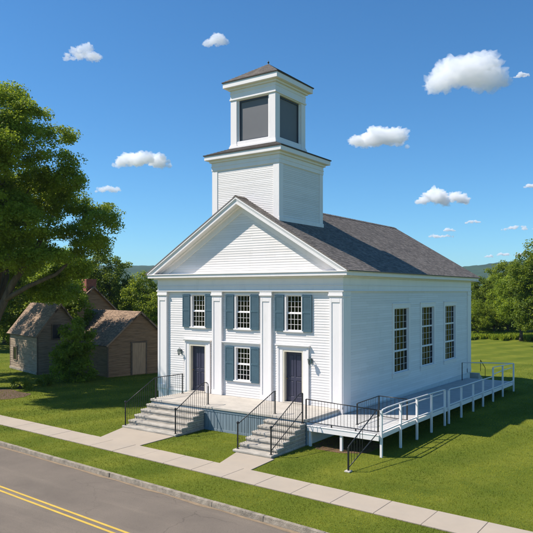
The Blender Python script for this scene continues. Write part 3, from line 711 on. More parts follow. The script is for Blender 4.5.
# ------------------------------------------------------------------ ramp and deck
ramp = empty('wheelchair_ramp', (1.5, 5, 0), label='long white wooden access ramp with handrails along the church side wall', cat='ramp')
XR = 2.82
def rz(y): return .80 if y < 0 else .80-.265*(y/15.4)
dk = MB(); n = 0; y = PY+.02
x = -.10
while x < XR-.02:                                         # deck boards
    dk.box(x, min(x+.135, XR), PY, .0, .765, .80); x += .141
cb(dk, 'deck_boards', M['deck'], parent=ramp, bevel=.004)
rf = MB(); y = .004
while y < 15.9:
    y2 = min(y+.139, 15.9); rf.hexa([(.075,y,rz(y)-.035),(XR,y,rz(y)-.035),(XR,y2,rz(y2)-.035),(.075,y2,rz(y2)-.035),(.075,y,rz(y)),(XR,y,rz(y)),(XR,y2,rz(y2)),(.075,y2,rz(y2))]); y += .144
cb(rf, 'ramp_floor', M['rampfloor'], parent=ramp, bevel=.003)
fa = MB()
fa.box(-.10, XR+.035, PY-.045, PY-.005, .58, .79); fa.box(-.10, XR+.045, PY-.06, PY-.005, .765, .80)
def slope_box(mb, x0, x1, ya, yb, d0, d1): mb.hexa([(x0,ya,rz(ya)+d0),(x1,ya,rz(ya)+d0),(x1,yb,rz(yb)+d0),(x0,yb,rz(yb)+d0),(x0,ya,rz(ya)+d1),(x1,ya,rz(ya)+d1),(x1,yb,rz(yb)+d1),(x0,yb,rz(yb)+d1)])
slope_box(fa, XR+.002, XR+.04, PY, 0, -.17, .0); slope_box(fa, XR+.002, XR+.04, 0, 15.92, -.17, .0)
slope_box(fa, .075, XR, 15.902, 15.93, -.21, .0)
cb(fa, 'fascia', M['white'], parent=ramp, bevel=.005)
py_ = [-2.62, -.93, .68, 2.25, 3.86, 4.38, 6.08, 7.87, 9.50, 11.30, 13.2, 15.55]
ptop = [1.67, 1.66, 1.63, 1.59, 1.55, 1.49, 1.42, 1.37, 1.36, 1.80, 1.72, 1.64]
for yy, zt in zip(py_, ptop):
    cb(MB().box(XR+.042, XR+.125, yy-.042, yy+.042, -.02, zt-.015).box(XR+.035, XR+.132, yy-.05, yy+.05, zt-.035, zt-.015), 'post', M['white'], parent=ramp, bevel=.006)
for x_ in (.0, 1.33):
    cb(MB().box(x_-.05, x_+.05, PY-.005, PY+.09, -.02, .765), 'post', M['white'], parent=ramp, bevel=.006)
def handrail(pts, r=.026, nm='handrail', m='white'): return cb(MB().tube(pts, r, 10), nm, M[m], parent=ramp, smooth=True)
xr = XR+.075
handrail([(xr,-2.66,1.52),(xr,-2.62,1.60),(xr,-2.50,1.66),(xr,-2.1,1.685),(xr,-.93,1.68),(xr,2.25,1.62),(xr,3.7,1.58),(xr,3.92,1.55),(xr,3.95,1.48)])
handrail([(xr-.06,-2.5,1.47),(xr-.06,-2.2,1.46),(xr-.06,-1.2,1.50),(xr-.06,3.8,1.42)], .022)
handrail([(xr,4.38,1.30),(xr,4.42,1.49),(xr,4.6,1.51),(xr,6.08,1.44),(xr,9.5,1.38),(xr,11.3,1.33)])
handrail([(xr-.05,11.3,1.30),(xr-.05,11.7,1.42),(xr-.05,13.2,1.44),(xr-.05,15.1,1.42),(xr-.05,15.3,1.36)], .022)
handrail([(.16,14.6,1.62),(.25,14.6,1.66),(xr,11.3,1.80),(xr,13.2,1.735),(xr,15.55,1.655)] if False else [(xr,11.3,1.82),(xr,13.2,1.74),(xr,15.55,1.65)])
handrail([(.20,14.55,1.61),(xr,15.5,1.645)])
cb(MB().box(.18,.22,14.53,14.57,rz(14.55),1.61), 'post', M['iron'], parent=ramp)
# bottom rail of the guard
for ya, yb in zip(py_[:-1], py_[1:]):
    if yb-ya < .8: continue
    g_ = MB(); a, b = ya+.043, yb-.043
    g_.hexa([(xr-.03,a,rz(a)+.07),(xr+.02,a,rz(a)+.07),(xr+.02,b,rz(b)+.07),(xr-.03,b,rz(b)+.07),(xr-.03,a,rz(a)+.115),(xr+.02,a,rz(a)+.115),(xr+.02,b,rz(b)+.115),(xr-.03,b,rz(b)+.115)])
    cb(g_, 'guard_rail', M['white'], parent=ramp, bevel=.004)
deckb = lambda p: .89
fr_ = railing(ramp, [(-.20,-2.62,1.76),(2.78,-2.62,1.655)], deckb, [0, 2.98], spacing=.135, knobs=())
cb(MB().tube([(-.20,-2.62,.90),(2.78,-2.62,.88)], .014, 6), 'bottom_rail', M['iron'], parent=fr_)
for x_ in (.9, 1.9): cb(MB().box(x_-.02,x_+.02,-2.64,-2.60,.80,.90), 'foot', M['iron'], parent=fr_)
fr2 = railing(ramp, [(1.62,-1.95,1.68),(1.60,-.02,1.70)], deckb, [0,1.93], spacing=.16, knobs=())
cb(MB().tube([(1.62,-1.95,.90),(1.60,-.02,.90)], .014, 6), 'bottom_rail', M['iron'], parent=fr2)
fr3 = railing(ramp, [(1.60,-.02,1.70),(2.80,-.06,1.69)], deckb, [0,1.2], spacing=.16, knobs=())
cb(MB().tube([(1.60,-.02,.90),(2.80,-.06,.89)], .014, 6), 'bottom_rail', M['iron'], parent=fr3)
# lone stair rail in the grass
lr = empty('stair_handrail', (2.8,-4.9,0), label='black iron handrail rising from the lawn to the deck corner', cat='handrail')
def lbase(p): return .14+(p.y+4.88)*.325
l_ = MB().tube([(2.80,-4.90,.80),(2.80,-4.84,.84),(2.80,-2.72,1.70)], .021, 8)
cb(l_, 'top_rail', M['iron'], parent=lr, smooth=True)
cb(MB().tube([(2.80,-4.88,.14),(2.80,-2.78,.84)], .018, 8), 'lower_rail', M['iron'], parent=lr, smooth=True)
cb(MB().box(2.775,2.825,-4.925,-4.875,0,.80), 'post', M['iron'], parent=lr, bevel=.003)
cb(MB().box(2.70,2.90,-5.0,-4.8,0,.05), 'footing', M['slab'], parent=lr, bevel=.01)
for k in range(1, 6):
    y = -4.88+k*.2; cb(MB().tube([(2.80,y,lbase(Vector((0,y,0)))),(2.80,y,.82+(y+4.88)*.405)], .0095, 6), 'baluster', M['iron'], parent=lr)

# back stoop beyond the rear corner
bs = empty('rear_steps', (.3, D+1.0, 0), label='small grey steps with a thin rail behind the far corner of the church', cat='steps')
for k in range(4): cb(MB().box(-.9,.40,D+.45+.28*k, D+.72+.28*k, 0, .70-.17*k), 'step', M['slab'], parent=bs, bevel=.01)
cb(MB().tube([(.5,D+.5,1.55),(.5,D+1.5,.95)], .02, 8).tube([(.5,D+.5,.84),(.5,D+.5,1.55)], .018, 8).tube([(.5,D+1.5,.1),(.5,D+1.5,.95)], .018, 8), 'railing', M['iron'], parent=bs)

# wall lanterns
def lantern(x, z, label, conduit=False):
    root = empty('wall_lantern', (x, -.02, z), label=label, cat='wall lamp', group='lanterns beside the church doors')
    cb(MB().box(x-.045,x+.045,-.05,-.018,z-.12,z+.10), 'back_plate', M['lampmetal'], parent=root, bevel=.005)
    cb(MB().tube([(x,-.05,z+.05),(x,-.10,z+.16),(x,-.17,z+.19),(x,-.20,z+.13)], .012, 8), 'arm', M['lampmetal'], parent=root, smooth=True)
    cb(MB().lathe([(.02,.13),(.085,.09),(.095,.07),(.07,.06)], (x,-.20,z), 8), 'cap', M['lampmetal'], parent=root)
    cb(MB().lathe([(.04,-.13),(.068,.06),(.067,.061)], (x,-.20,z), 8), 'glass', M['glass'], parent=root)
    cg = MB()
    for k in range(4):
        t_ = math.pi/4+k*math.pi/2; cg.tube([(x+.042*math.cos(t_),-.20+.042*math.sin(t_),z-.13),(x+.07*math.cos(t_),-.20+.07*math.sin(t_),z+.065)], .006, 5)
    cg.lathe([(.012,-.18),(.05,-.135),(.045,-.12)], (x,-.20,z), 8)
    cb(cg, 'cage', M['lampmetal'], parent=root)
    if conduit:
        cb(MB().tube([(x+.16,-.03,z-.30),(x+.16,-.03,z-1.05)], .008, 6).box(x+.13,x+.19,-.045,-.018,z-1.2,z-1.05).box(x+.135,x+.185,-.045,-.018,z-.34,z-.28), 'conduit', M['white'], parent=root)
lantern(-9.00, 2.90, 'small lantern on the siding left of the left door', True)
lantern(-1.52, 2.90, 'small lantern on the siding right of the right door')

# ------------------------------------------------------------------ old farm buildings
def farm_T(ox, oy, ang=R(-14.4)): return Matrix.Translation((ox, oy, 0)) @ Matrix.Rotation(ang, 4, 'Z')
# local frame: gable wall runs along +Y from the corner (x=0); the length runs towards -X
def gabled(name, label, cat, ox, oy, gw, ln, ze, zr, wallm, roofm, ov=.22, openings=(), door=None):
    T = farm_T(ox, oy); root = empty(name, (ox, oy, 0), R(-14.4), label=label, cat=cat)
    def lb(mb, nm, m, parent=root, **k): return mb.build(nm, m, parent, **k)
    h = gw/2
    def wall(P, u0, u1, bounds=None, z1=ze):
        mb = MB(); z = .0; k = 0
        while z < z1-.001:
            zt = min(z+.17, z1); a = bounds(z) if bounds else (u0,u1); b = bounds(zt) if bounds else (u0,u1); j = random.uniform(.0,.012)
            mb.quad(P(a[0],.018+j,z), P(a[1],.018+j,z), P(b[1],.004,zt), P(b[0],.004,zt), uv=[(a[0],k*.17),(a[1],k*.17),(b[1],k*.17+.169),(b[0],k*.17+.169)])
            mb.quad(P(a[0],0,z), P(a[1],0,z), P(a[1],.018+j,z), P(a[0],.018+j,z), uv=[(a[0],k*.17),(a[1],k*.17),(a[1],k*.17+.01),(a[0],k*.17+.01)])
            z = zt; k += 1
        return mb
    gb = lambda z: (0, gw) if z <= ze else (min(h-.001,(z-ze)/(zr-ze)*h), max(h+.001,gw-(z-ze)/(zr-ze)*h))
    wl = [wall(lambda u,o,z: (o, u, z), 0, gw, gb, zr-.02), wall(lambda u,o,z: (-ln-o, u, z), 0, gw, gb, zr-.02),
          wall(lambda u,o,z: (u, -o, z), -ln, 0), wall(lambda u,o,z: (u, gw+o, z), -ln, 0)]
    for w_ in wl: lb(w_, 'wall', wallm)
    for q in ((-.05,.03,-.03,.06),(-ln-.03,-ln+.08,-.03,.05),(-.05,.03,gw-.06,gw+.03)): lb(MB().box(*q,0,ze), 'corner_board', M['boardtrim'])
    rf = MB(); sl_ = (zr-ze)/h; dx = h+ov; s_len = math.hypot(dx, sl_*dx); c_ = dx/s_len; s__ = sl_*c_
    for sg in (-1, 1):
        def P(u, s, hh, sg=sg): return (-ln-ov+u, h+sg*(dx-s*c_+hh*s__), zr+.04-sl_*dx+s*s__+hh*c_)
        n = int(s_len/.14)
        for k in range(n):
            s0, s1 = s_len*k/n, s_len*(k+1)/n; L = ln+2*ov
            m_ = int(L/.45)
            for q in range(m_):
                ua, ub = L*q/m_, L*(q+1)/m_; th = .012+random.uniform(0,.014)
                rf.quad(P(ua,s0,th),P(ub,s0,th),P(ub,s1,.006),P(ua,s1,.006), uv=[(ua,k*.2),(ub,k*.2),(ub,k*.2+.199),(ua,k*.2+.199)])
                rf.quad(P(ua,s0,-.02),P(ub,s0,-.02),P(ub,s0,th),P(ua,s0,th), uv=[(ua,k*.2),(ub,k*.2),(ub,k*.2+.01),(ua,k*.2+.01)])
        rf.quad(P(0,0,-.06),P(ln+2*ov,0,-.06),P(ln+2*ov,s_len,-.06),P(0,s_len,-.06), uv=[(0,0)]*4)
        for u_ in (0, ln+2*ov):
            rf.quad(P(u_,0,-.10),P(u_,0,.02),P(u_,s_len,.02),P(u_,s_len,-.10), uv=[(0,0),(0,.1),(.1,.1),(.1,0)])
    lb(rf, 'roof', roofm)
    return root, lb
barn, lb = gabled('old_barn', 'low weathered brown board barn with a pale plank door in its gable', 'barn', -21.27, 5.95, 4.9, 7.2, 2.3, 4.42, M['board'], M['woodshingle'])
d = MB(); d.box(.03,.07,1.85,2.88,.05,2.25)
for k in range(1,6): d.box(.07,.074,1.85+k*.172-.008,1.85+k*.172+.008,.05,2.25)
do_ = lb(d, 'door', M['doorboard'])
lb(MB().box(.02,.085,1.74,1.84,0,2.35).box(.02,.085,2.89,2.99,0,2.35).box(.02,.085,1.84,2.89,2.26,2.35), 'door_frame', M['boardtrim'])
house, lb = gabled('old_house', 'small grey weathered clapboard house half hidden by tree and bush', 'house', -26.34, 3.99, 3.3, 5.5, 2.9, 4.95, M['greyboard'], M['woodshingle'])
w1 = MB(); w1.box(-4.7,-3.9,-.06,-.03,1.0,2.0).box(-4.62,-3.98,-.061,-.03,1.08,1.92)
wf = MB(); ring  # window in the front wall
wf.box(-4.72,-4.62,-.07,-.02,.72,1.78).box(-3.98,-3.88,-.07,-.02,.72,1.78).box(-4.62,-3.98,-.07,-.02,1.68,1.78).box(-4.62,-3.98,-.08,-.02,.68,.76)
wo_ = lb(wf, 'window', M['boardtrim']); 
dark = mat('dark_window_glass', (.012,.013,.015), .12, .1, 4)
MB().box(-4.62,-3.98,-.045,-.03,.76,1.68).build('pane', dark, wo_)
w2 = lb(MB().box(.02,.07,1.00,1.08,2.45,3.55).box(.02,.07,1.62,1.70,2.45,3.55).box(.02,.07,1.08,1.62,3.47,3.55).box(.02,.08,1.08,1.62,2.42,2.50), 'window', M['boardtrim'])
MB().box(.025,.04,1.08,1.62,2.50,3.47).build('pane', dark, w2)
lb(MB().box(-5.5,.0,-.08,.0,-.0,.18), 'footing', M['granite'], bevel=.02)
rx_, ry_, _ = at(93, 55)
bh, lb = gabled('brown_house', 'taller brown house behind the barn with a brick chimney', 'house', rx_-.249*2.4, ry_-.969*2.4, 4.8, 5.5, 4.0, 6.25, M['board'], M['woodshingle'])
ch = MB(); z = 3.5
ch.box(-1.0,-.13,1.9,2.75,3.0,6.65)
random.seed(5)
zz = 4.6
while zz < 6.72:                                           # brick courses on the chimney
    for k in range(5):
        ch.box(-1.02+(zz*10%2)*.0+k*.178+.006, -1.02+(k+1)*.178, 1.87+random.uniform(-.006,.006), 1.95, zz+.006, zz+.072)
        ch.box(-.15, -.11+random.uniform(-.006,.006), 1.88+k*.175+.006, 1.88+(k+1)*.175, zz+.006, zz+.072)
    zz += .078
ch.box(-1.0,-.13,1.9,2.75,6.65,6.80).box(-1.04,-.09,1.86,2.79,6.801,6.90)
lb(ch, 'chimney', M['brick'])

# ------------------------------------------------------------------ vegetation
def leaf_cloud(centers, spread, n_per, size, rng, flat=.7):
    """leaf-sized rhombi round clump centres"""
    K = len(centers); n = K*n_per
    c = np.repeat(centers, n_per, 0); sp = np.repeat(np.broadcast_to(spread, (K,)), n_per)
    off = rng.normal(size=(n,3)); off /= np.linalg.norm(off,axis=1,keepdims=True)+1e-9
    off *= (rng.random((n,1))**.5)*sp[:,None]; off[:,2] *= flat
    p = c+off
    nrm = rng.normal(size=(n,3))*.5+off/(sp[:,None])*.8; nrm[:,2] += .6; nrm /= np.linalg.norm(nrm,axis=1,keepdims=True)
    a = np.cross(nrm, rng.normal(size=(n,3))); a /= np.linalg.norm(a,axis=1,keepdims=True)+1e-9; b = np.cross(nrm, a)
    s = size*(.6+.8*rng.random((n,1)))
    V = np.stack([p-a*s*.5, p+b*s*.32, p+a*s*.5, p-b*s*.32], 1)
    tint = np.clip(np.repeat(rng.random(K)*.6, n_per)+rng.random(n)*.35, 0, 1)
    return V, tint
def lobes_to_clumps(lobes, k_total, rng, shell=(.55,1.0), low_cut=-.75):
    vol = np.array([l[1][0]*l[1][1] for l in lobes]); vol = vol/vol.sum(); out = []
    for (c, r), f in zip(lobes, vol):
        n = max(3, int(k_total*f)); d = rng.normal(size=(n*2,3)); d /= np.linalg.norm(d,axis=1,keepdims=True); d = d[d[:,2] > low_cut][:n]
        rr = shell[0]+(shell[1]-shell[0])*rng.random((len(d),1))**.6
        out.append(np.array(c)+d*rr*np.array(r))
    return np.concatenate(out)
def make_tree(name, lobes, n_clump, spread, n_per, size, trunk_r, leafm, barkm, seed, trunk_h=None, limbs=8):
    rg = np.random.default_rng(seed); rnd = random.Random(seed)
    root = empty(name)
    cl = lobes_to_clumps(lobes, n_clump, rg)
    V, t_ = leaf_cloud(cl, spread*(.7+.6*rg.random(len(cl))), n_per, size, rg)
    np_mesh('crown', V, 4, leafm, root, t_)
    zc = np.mean([l[0][2] for l in lobes]); th = trunk_h or zc*.45
    tr = MB()
    pth = [Vector((0,0,-.1))]; x = y = 0
    for k in range(1,6):
        x += rnd.uniform(-.06,.06)*trunk_r*3; y += rnd.uniform(-.06,.06)*trunk_r*3; pth.append(Vector((x,y,th*k/5)))
    tr.tube(pth, [trunk_r*1.45, trunk_r*1.08, trunk_r, trunk_r*.93, trunk_r*.88, trunk_r*.8], 10)
    order = sorted(lobes, key=lambda l: -l[1][0])[:limbs]
    for c, r in order:
        a = pth[-1]+Vector((0,0,-rnd.uniform(0,.25)*th)); b = Vector(c); m1 = a.lerp(b,.35)+Vector((rnd.uniform(-.3,.3),rnd.uniform(-.3,.3),.06*(b-a).length)); m2 = a.lerp(b,.7)+Vector((rnd.uniform(-.3,.3),rnd.uniform(-.3,.3),.04*(b-a).length))
        tr.tube([a, m1, m2, b], [trunk_r*.55, trunk_r*.38, trunk_r*.25, trunk_r*.1], 7)
        for q in range(4):
            d_ = Vector((rnd.gauss(0,1),rnd.gauss(0,1),rnd.gauss(.3,.6))).normalized(); e_ = m2+Vector((d_.x*r[0],d_.y*r[1],d_.z*r[2]))*.75
            tr.tube([m2, m2.lerp(e_,.5)+Vector((0,0,.15)), e_], [trunk_r*.2, trunk_r*.12, trunk_r*.04], 5)
    tr.build('trunk', barkm, root, smooth=True)
    return root
# the big maple on the left
bt = [(8,112,44,32),(42,122,26,20),(62,128,16,13),(-20,140,50,42),(25,150,40,24),(62,155,22,17),(5,185,52,28),(52,190,30,18),(88,203,22,14),(107,217,15,12),(75,228,26,14),(102,236,9,7),
      (35,222,36,20),(-5,230,44,24),(60,253,24,12),(34,287,32,11),(62,268,20,11),(50,292,20,9),(80,240,22,12),(20,256,34,16),(-40,200,50,40),(-70,230,44,30),(78,262,10,7),(48,276,14,8),(-30,268,36,18),(20,96,20,14),(25,176,46,20),(-15,190,40,26),(68,172,18,13),(10,205,40,20)]
mp_ = 42*math.cos(math.atan((-14-266.5)/FPX))/FPX; bt_lobes = []; rq = random.Random(4)
for i, (u_, v_, ru, rv) in enumerate(bt):
    dpt = rq.uniform(-3.6, 3.6) if ru > 20 else rq.uniform(-2.2, 1.6)
    bt_lobes.append((((u_+14)*mp_, dpt, CZ+(292-v_)*mp_), (ru*mp_*.93, max(1.2, ru*mp_*.85), rv*mp_*.93)))
for k in range(9):                                        # the sides the photograph does not show
    a_ = rq.uniform(0, 6.28); bt_lobes.append(((rq.uniform(-3.5,4)*1.0-1, rq.choice((-1,1))*rq.uniform(3.8,5.2), rq.uniform(8.5,14.5)), (2.6,2.4,1.7)))
bt_lobes += [((-5,7.5,9.5),(3.2,3,2)), ((-2.2,6.3,11),(3,2.6,1.8)), ((-7,5,8.5),(3,3,1.8))]
big = make_tree('maple_tree', bt_lobes, 2700, .58, 150, .135, .46, M['leaf'], M['bark'], 11, trunk_h=3.6, limbs=16)
lm_ = MB()
for (pts_, r_) in (([(0,0,2.6),(.9,-.5,4.6),(1.9,-.8,6.6),(3.3,-1.0,8.6),(4.4,-1.0,10.8)],[.30,.25,.21,.15,.07]),([(0,0,3.0),(.35,-.6,5.4),(.9,-.9,8.0),(1.2,-.8,11),(1.6,-.6,14)],[.34,.28,.23,.16,.07]),
                   ([(1.4,-.7,5.6),(3.0,-1.0,6.5),(4.6,-1.1,7.2),(5.8,-1.0,8.4)],[.17,.14,.11,.05]),([(0,0,3.2),(-1.0,.3,5.6),(-2.6,.5,8.5),(-3.6,.5,12)],[.3,.24,.18,.08])):
    lm_.tube(pts_, r_, 9)
lm_.build('limb', M['bark'], big, smooth=True)
big.location = at(-14, 42); big.rotation_euler = (0, 0, YAW); big.scale = (1, 1, .955)
tag(big, 'huge spreading green maple filling the left edge, taller than everything but the tower', 'tree')
def crown_lobes(rgen, R_, H, base, n=9, top=1.0):
    out = [((0,0,base+(H-base)*.48),(R_*.72,R_*.72,(H-base)*.42))]
    for k in range(n):
        a = 2*math.pi*k/n+rgen.uniform(-.3,.3); rr = R_*rgen.uniform(.42,.66); zz = base+(H-base)*rgen.uniform(.16,.68)
        out.append(((rr*math.cos(a),rr*math.sin(a),zz),(R_*rgen.uniform(.32,.46),)*2+((H-base)*rgen.uniform(.17,.25),)))
    out.append(((rgen.uniform(-.2,.2)*R_,rgen.uniform(-.2,.2)*R_,H-(H-base)*.2),(R_*.42*top,R_*.42*top,(H-base)*.2)))
    return out
rr0 = random.Random(21)
protos = []
specs = [('leafdark',5.2,13,.5,.34),('leaf',4.6,11.5,1.4,.32),('leafbright',4.8,10.5,.1,.32),('leafdark',4.0,14.5,1.5,.34),('leaf',5.8,12.5,.1,.34)]
for i, (lm, R_, H, base, ls) in enumerate(specs):
    protos.append(make_tree('broadleaf_tree', crown_lobes(rr0, R_, H, base), 520, .72, 62, ls*.74, .24, M[lm], M['barkdark'], 40+i))
used = set()
def place(pi, u, dist, sc, rot, label, group=None, dz=0, scz=None):
    src = protos[pi]
    o = src if pi not in used else copy_tree(src)
    used.add(pi)
    o.location = at(u, dist); o.rotation_euler = (0,0,rot); o.scale = (sc, sc, scz or sc)
    if group is None and 'group' in o: del o['group']
    tag(o, label, 'tree', group); return o
place(2, 146, 74, .78, .4, 'rounded bright green tree between the barn and the church')
place(0, 98, 76, .84, 1.1, 'tall dark tree standing behind the brick chimney')
place(3, 80, 84, .80, 2.0, 'dark tree left of the brick chimney, behind the old house')
place(1, 122, 98, .62, 2.6, 'smaller tree in the gap under the blue hill on the left')
place(4, 168, 84, .60, 1.7, 'bushy tree just left of the church pilaster, behind the bright rounded one')
place(1, 58, 74, .95, .3, 'tree behind the old house roof, under the maple crown')
place(0, 30, 82, 1.0, 2.2, 'dark tree behind the maple trunk, left of the old house ridge')
place(4, 5, 78, .95, 4.2, 'dark tree at the left edge behind the maple limbs')
place(3, -22, 70, .9, 5.0, 'dark tree past the left edge behind the maple')
# right-hand wood edge
G2 = 'trees along the far edge of the right field'
lab2 = 'green broadleaf tree in the dense wood edge beyond the right field'
right = [(0,478,92,.86),(4,488,96,.80),(1,500,98,.88),(0,512,100,.98),(3,524,104,.90),(0,536,98,1.0),(1,470,100,.9),(2,494,90,.72),(2,478,86,.62),(4,508,90,.78),(1,550,100,1.0),(0,565,104,1.05),(4,455,104,.9),(3,440,108,.9)]
for i, (pi, u, d_, s_) in enumerate(right): place(pi, u, d_, s_*(.74 if u < 500 else .86), i*1.37, lab2, G2)
place(1, 521, 81.5, .74, 3.3, 'lone tree with a bare dark trunk on the right field, shadow below it')
place(3, 541, 74, .82, .9, 'tall tree cut by the right edge of the picture')
for i, (u, d_) in enumerate([(180,95),(230,100),(280,98),(330,104),(380,100),(415,104)]): place(i%5, u, d_, .75, i*2.1, 'green broadleaf tree hidden behind the church', 'trees behind the church')
# shrub by the barn, sapling above it
def shrub(name, x, y, lobes, nc, spread, nper, size, lm, seed, label, cat):
    rg = np.random.default_rng(seed); root = empty(name, (x,y,0), label=label, cat=cat)
    cl = lobes_to_clumps(lobes, nc, rg, low_cut=-1); cl = cl[cl[:,2] > .05]
    V, t_ = leaf_cloud(cl, spread, nper, size, rg); V[...,2] = np.maximum(V[...,2], .01)
    np_mesh('foliage', V, 4, M[lm], root, t_)
    tr = MB(); rnd = random.Random(seed)
    for k in range(7):
        a = rnd.uniform(0,6.28); c_ = lobes[k%len(lobes)][0]; tr.tube([(.15*math.cos(a),.15*math.sin(a),0),(c_[0]*.5,c_[1]*.5,c_[2]*.6),c_], [.05,.035,.012], 5)
    tr.build('stem', M['barkdark'], root); return root
bx_, by_, _ = at(72, 43.5)
shrub('tall_shrub', bx_, by_, [((0,0,1.3),(1.35,1.2,1.3)),((.3,.2,2.6),(1.1,1.1,1.1)),((-.6,0,1.0),(1,1,1)),((.9,.1,.8),(.8,.8,.8)),((-.2,.3,3.4),(.7,.7,.8))], 190, .42, 80, .15, 'leaf', 91, 'large leafy shrub between the old house and the barn', 'shrub')
sx_, sy_, _ = at(73, 51)
shrub('young_tree', sx_, sy_, [((0,0,4.2),(1.5,1.5,1.3)),((-.3,0,5.4),(1.4,1.4,1.1)),((-.8,0,6.2),(1.2,1.2,1.0)),((.2,.2,3.2),(1.1,1.1,.8))], 150, .5, 75, .18, 'leaf', 92, 'slim young tree rising behind the shrub, left of the brick chimney', 'tree')
for (u, d_, r_, s_, lab) in ((20,41.2,.55,94,'low bush at the foot of the old house window wall'),(45,41.8,.45,95,'low weeds along the corner of the old house')):
    px, py, _ = at(u, d_); shrub('low_bush', px, py, [((0,0,.3),(r_*1.6,r_*.8,r_*.8)),((r_,0,.2),(r_,r_*.6,r_*.5))], 24, .22, 60, .10, 'leafdark', s_, lab, 'bush')
px, py, _ = at(155.5, 33.3); shrub('low_bush', px, py, [((0,0,.25),(.3,.3,.3))], 10, .16, 45, .08, 'leaf', 97, 'little green plant at the church corner behind the left stair rail', 'plant')
# tall grass at the field edge
def strip_tufts(n, f, name, label, h=(.2,.75), mname='leafbright'):
    rg = np.random.default_rng(5); base = np.array([f(rg) for _ in range(n)])
    a = rg.random(n)*6.28; hh = h[0]+(h[1]-h[0])*rg.random(n); wv = .10+.1*rg.random(n)
    d = np.stack([np.cos(a), np.sin(a), 0*a], 1)*wv[:,None]; tip = base+np.stack([rg.normal(0,.15,n), rg.normal(0,.15,n), hh], 1)
    V = np.stack([base-d, base+d, tip], 1); o = np_mesh(name, V, 3, M[mname], None, rg.random(n)); return tag(o, label, 'grass', kind='stuff')
def fe(rg):
    u = rg.uniform(455, 560); d_ = 82.5+8*rg.random()**1.5+1.2*math.sin(u*.21)+.8*math.sin(u*.57); x, y, _ = at(u, d_); return (x, y, 0)
strip_tufts(16000, fe, 'tall_grass', 'strip of unmown tall grass at the far edge of the right field')
g = MB(); mx_, my_, _ = at(-6, 39.5); g.add(blob(mx_, my_, 2.6, 1.6, .008, 3), [tuple(range(40))]); struct(g, 'mulch_bed', M['mulch'])

# mown lawn blades near the camera
def grass_field():
    rg = np.random.default_rng(3); pts = []
    n = 9500000; x = rg.uniform(-44, 26, n); y = rg.uniform(-10, 44, n)
    dd = np.hypot(x-CX, y-CY); keep = rg.random(n) < np.clip(np.exp(-(dd-13)/11.5), 0, 1)*.40; x, y = x[keep], y[keep]
    ok = (y > -9.55-.06*x+.03)
    ok &= ~((y < -6.60-.043*x+.02) & (y > -7.76-.046*x-.02))
    def path(xl, xr_, yl, yr): return (x > xl) & (x < xr_) & (y > yl) & (y < yr)
    ok &= ~((x > -8.3+.0*(y)) & (x < -5.25) & (y > -6.5) & (y < -4.4) & (x > -8.25+(-4.5-y)*.34))
    ok &= ~((y > -6.7) & (y < -4.9) & (x > -1.68+(-5.05-y)*.28) & (x < 0.0+(-5.05-y)*.08))
    ok &= ~((x > -10.6) & (x < -.0) & (y > -.12) & (y < 17)); ok &= ~((x > -8.4) & (x < -.12) & (y > -2.72))
    ok &= ~((x > -8.4) & (x < -5.15) & (y > -4.55)); ok &= ~((x > -1.9) & (x < -.1) & (y > -5.05) & (y < -2.6))
    ok &= ~((x < -8.42) & (x > -10.6) & (y > 0)&(y<17))
    # camera wedge only
    dx, dy = x-CX, y-CY; dep = -math.sin(YAW)*dx+math.cos(YAW)*dy; ri = math.cos(YAW)*dx+math.sin(YAW)*dy
    ok &= (dep > 5) & (np.abs(ri/dep) < .52)
    x, y = x[ok], y[ok]; n = len(x)
    hh = .022+.030*rg.random(n); a = rg.random(n)*6.28; wv = .0055+.0045*rg.random(n)
    dist = np.hypot(x-CX, y-CY); wv *= np.clip(dist/22, .9, 2.0); hh *= np.clip(dist/26, .9, 1.5)
    base = np.stack([x, y, np.full(n, -.003)], 1); d = np.stack([np.cos(a), np.sin(a), 0*a], 1)*wv[:,None]
    tip = base+np.stack([rg.normal(0,.018,n), rg.normal(0,.018,n), hh], 1)
    # mown stripes run away from the road, with patchy growth
    st = .5+.5*np.tanh(2.5*np.sin((x*.96-y*.25)*2.1)); 
    gx, gy = np.meshgrid(np.arange(-45,27,.12), np.arange(-11,45,.12), indexing='ij')
    grid = np.array([noise.noise((a_*.35, b_*.35, 0))+.5*noise.noise((a_*1.4, b_*1.4, 3)) for a_, b_ in zip(gx.ravel().tolist(), gy.ravel().tolist())]).reshape(gx.shape)
    pn = grid[((x+45)/.12).astype(int), ((y+11)/.12).astype(int)]
    tint = np.clip(.08+.36*st+.6*pn+.30*rg.random(n), 0, 1)
    o = np_mesh('lawn_grass', np.stack([base-d, base+d, tip], 1), 3, M['grass'], None, tint)
    tag(o, 'short mown green grass covering the lawn round the church', 'grass', kind='stuff')
grass_field()

# ------------------------------------------------------------------ hills
def hill(u0, u1, r0, r1, prof, name, seed):
    nu, nr = 260, 46; pts = []; 
    for j in range(nr):
        for i in range(nu):
            u = u0+(u1-u0)*i/(nu-1); rr = r0+(r1-r0)*j/(nr-1); x, y, _ = at(u, rr); k = j/(nr-1)
            bump = math.sin(min(1, k*1.7)*math.pi/2)**1.3 if k < .59 else math.cos((k-.59)/.41*math.pi/2)
            h = prof(u)*max(0,bump)
            h += (2.6*noise.noise((x*.06,y*.06,seed))+3.5*abs(noise.noise((x*.11,y*.11,seed+9))))*min(1,h/10)
            h += 9*noise.noise((x*.004,y*.004,seed))*min(1,h/20)
            pts.append((x,y,h-.5))
    fs = [(j*nu+i, j*nu+i+1, (j+1)*nu+i+1, (j+1)*nu+i) for j in range(nr-1) for i in range(nu-1)]
    return struct(MB().add(pts, fs), name, M['hill'], smooth=True)
def prof1(u):
    return 60+22*math.exp(-((u-550)/70)**2)+10*math.exp(-((u-150)/60)**2)+12*math.exp(-((u-20)/90)**2)
hill(-260, 800, 950, 2100, prof1, 'far_hills', 1.5)

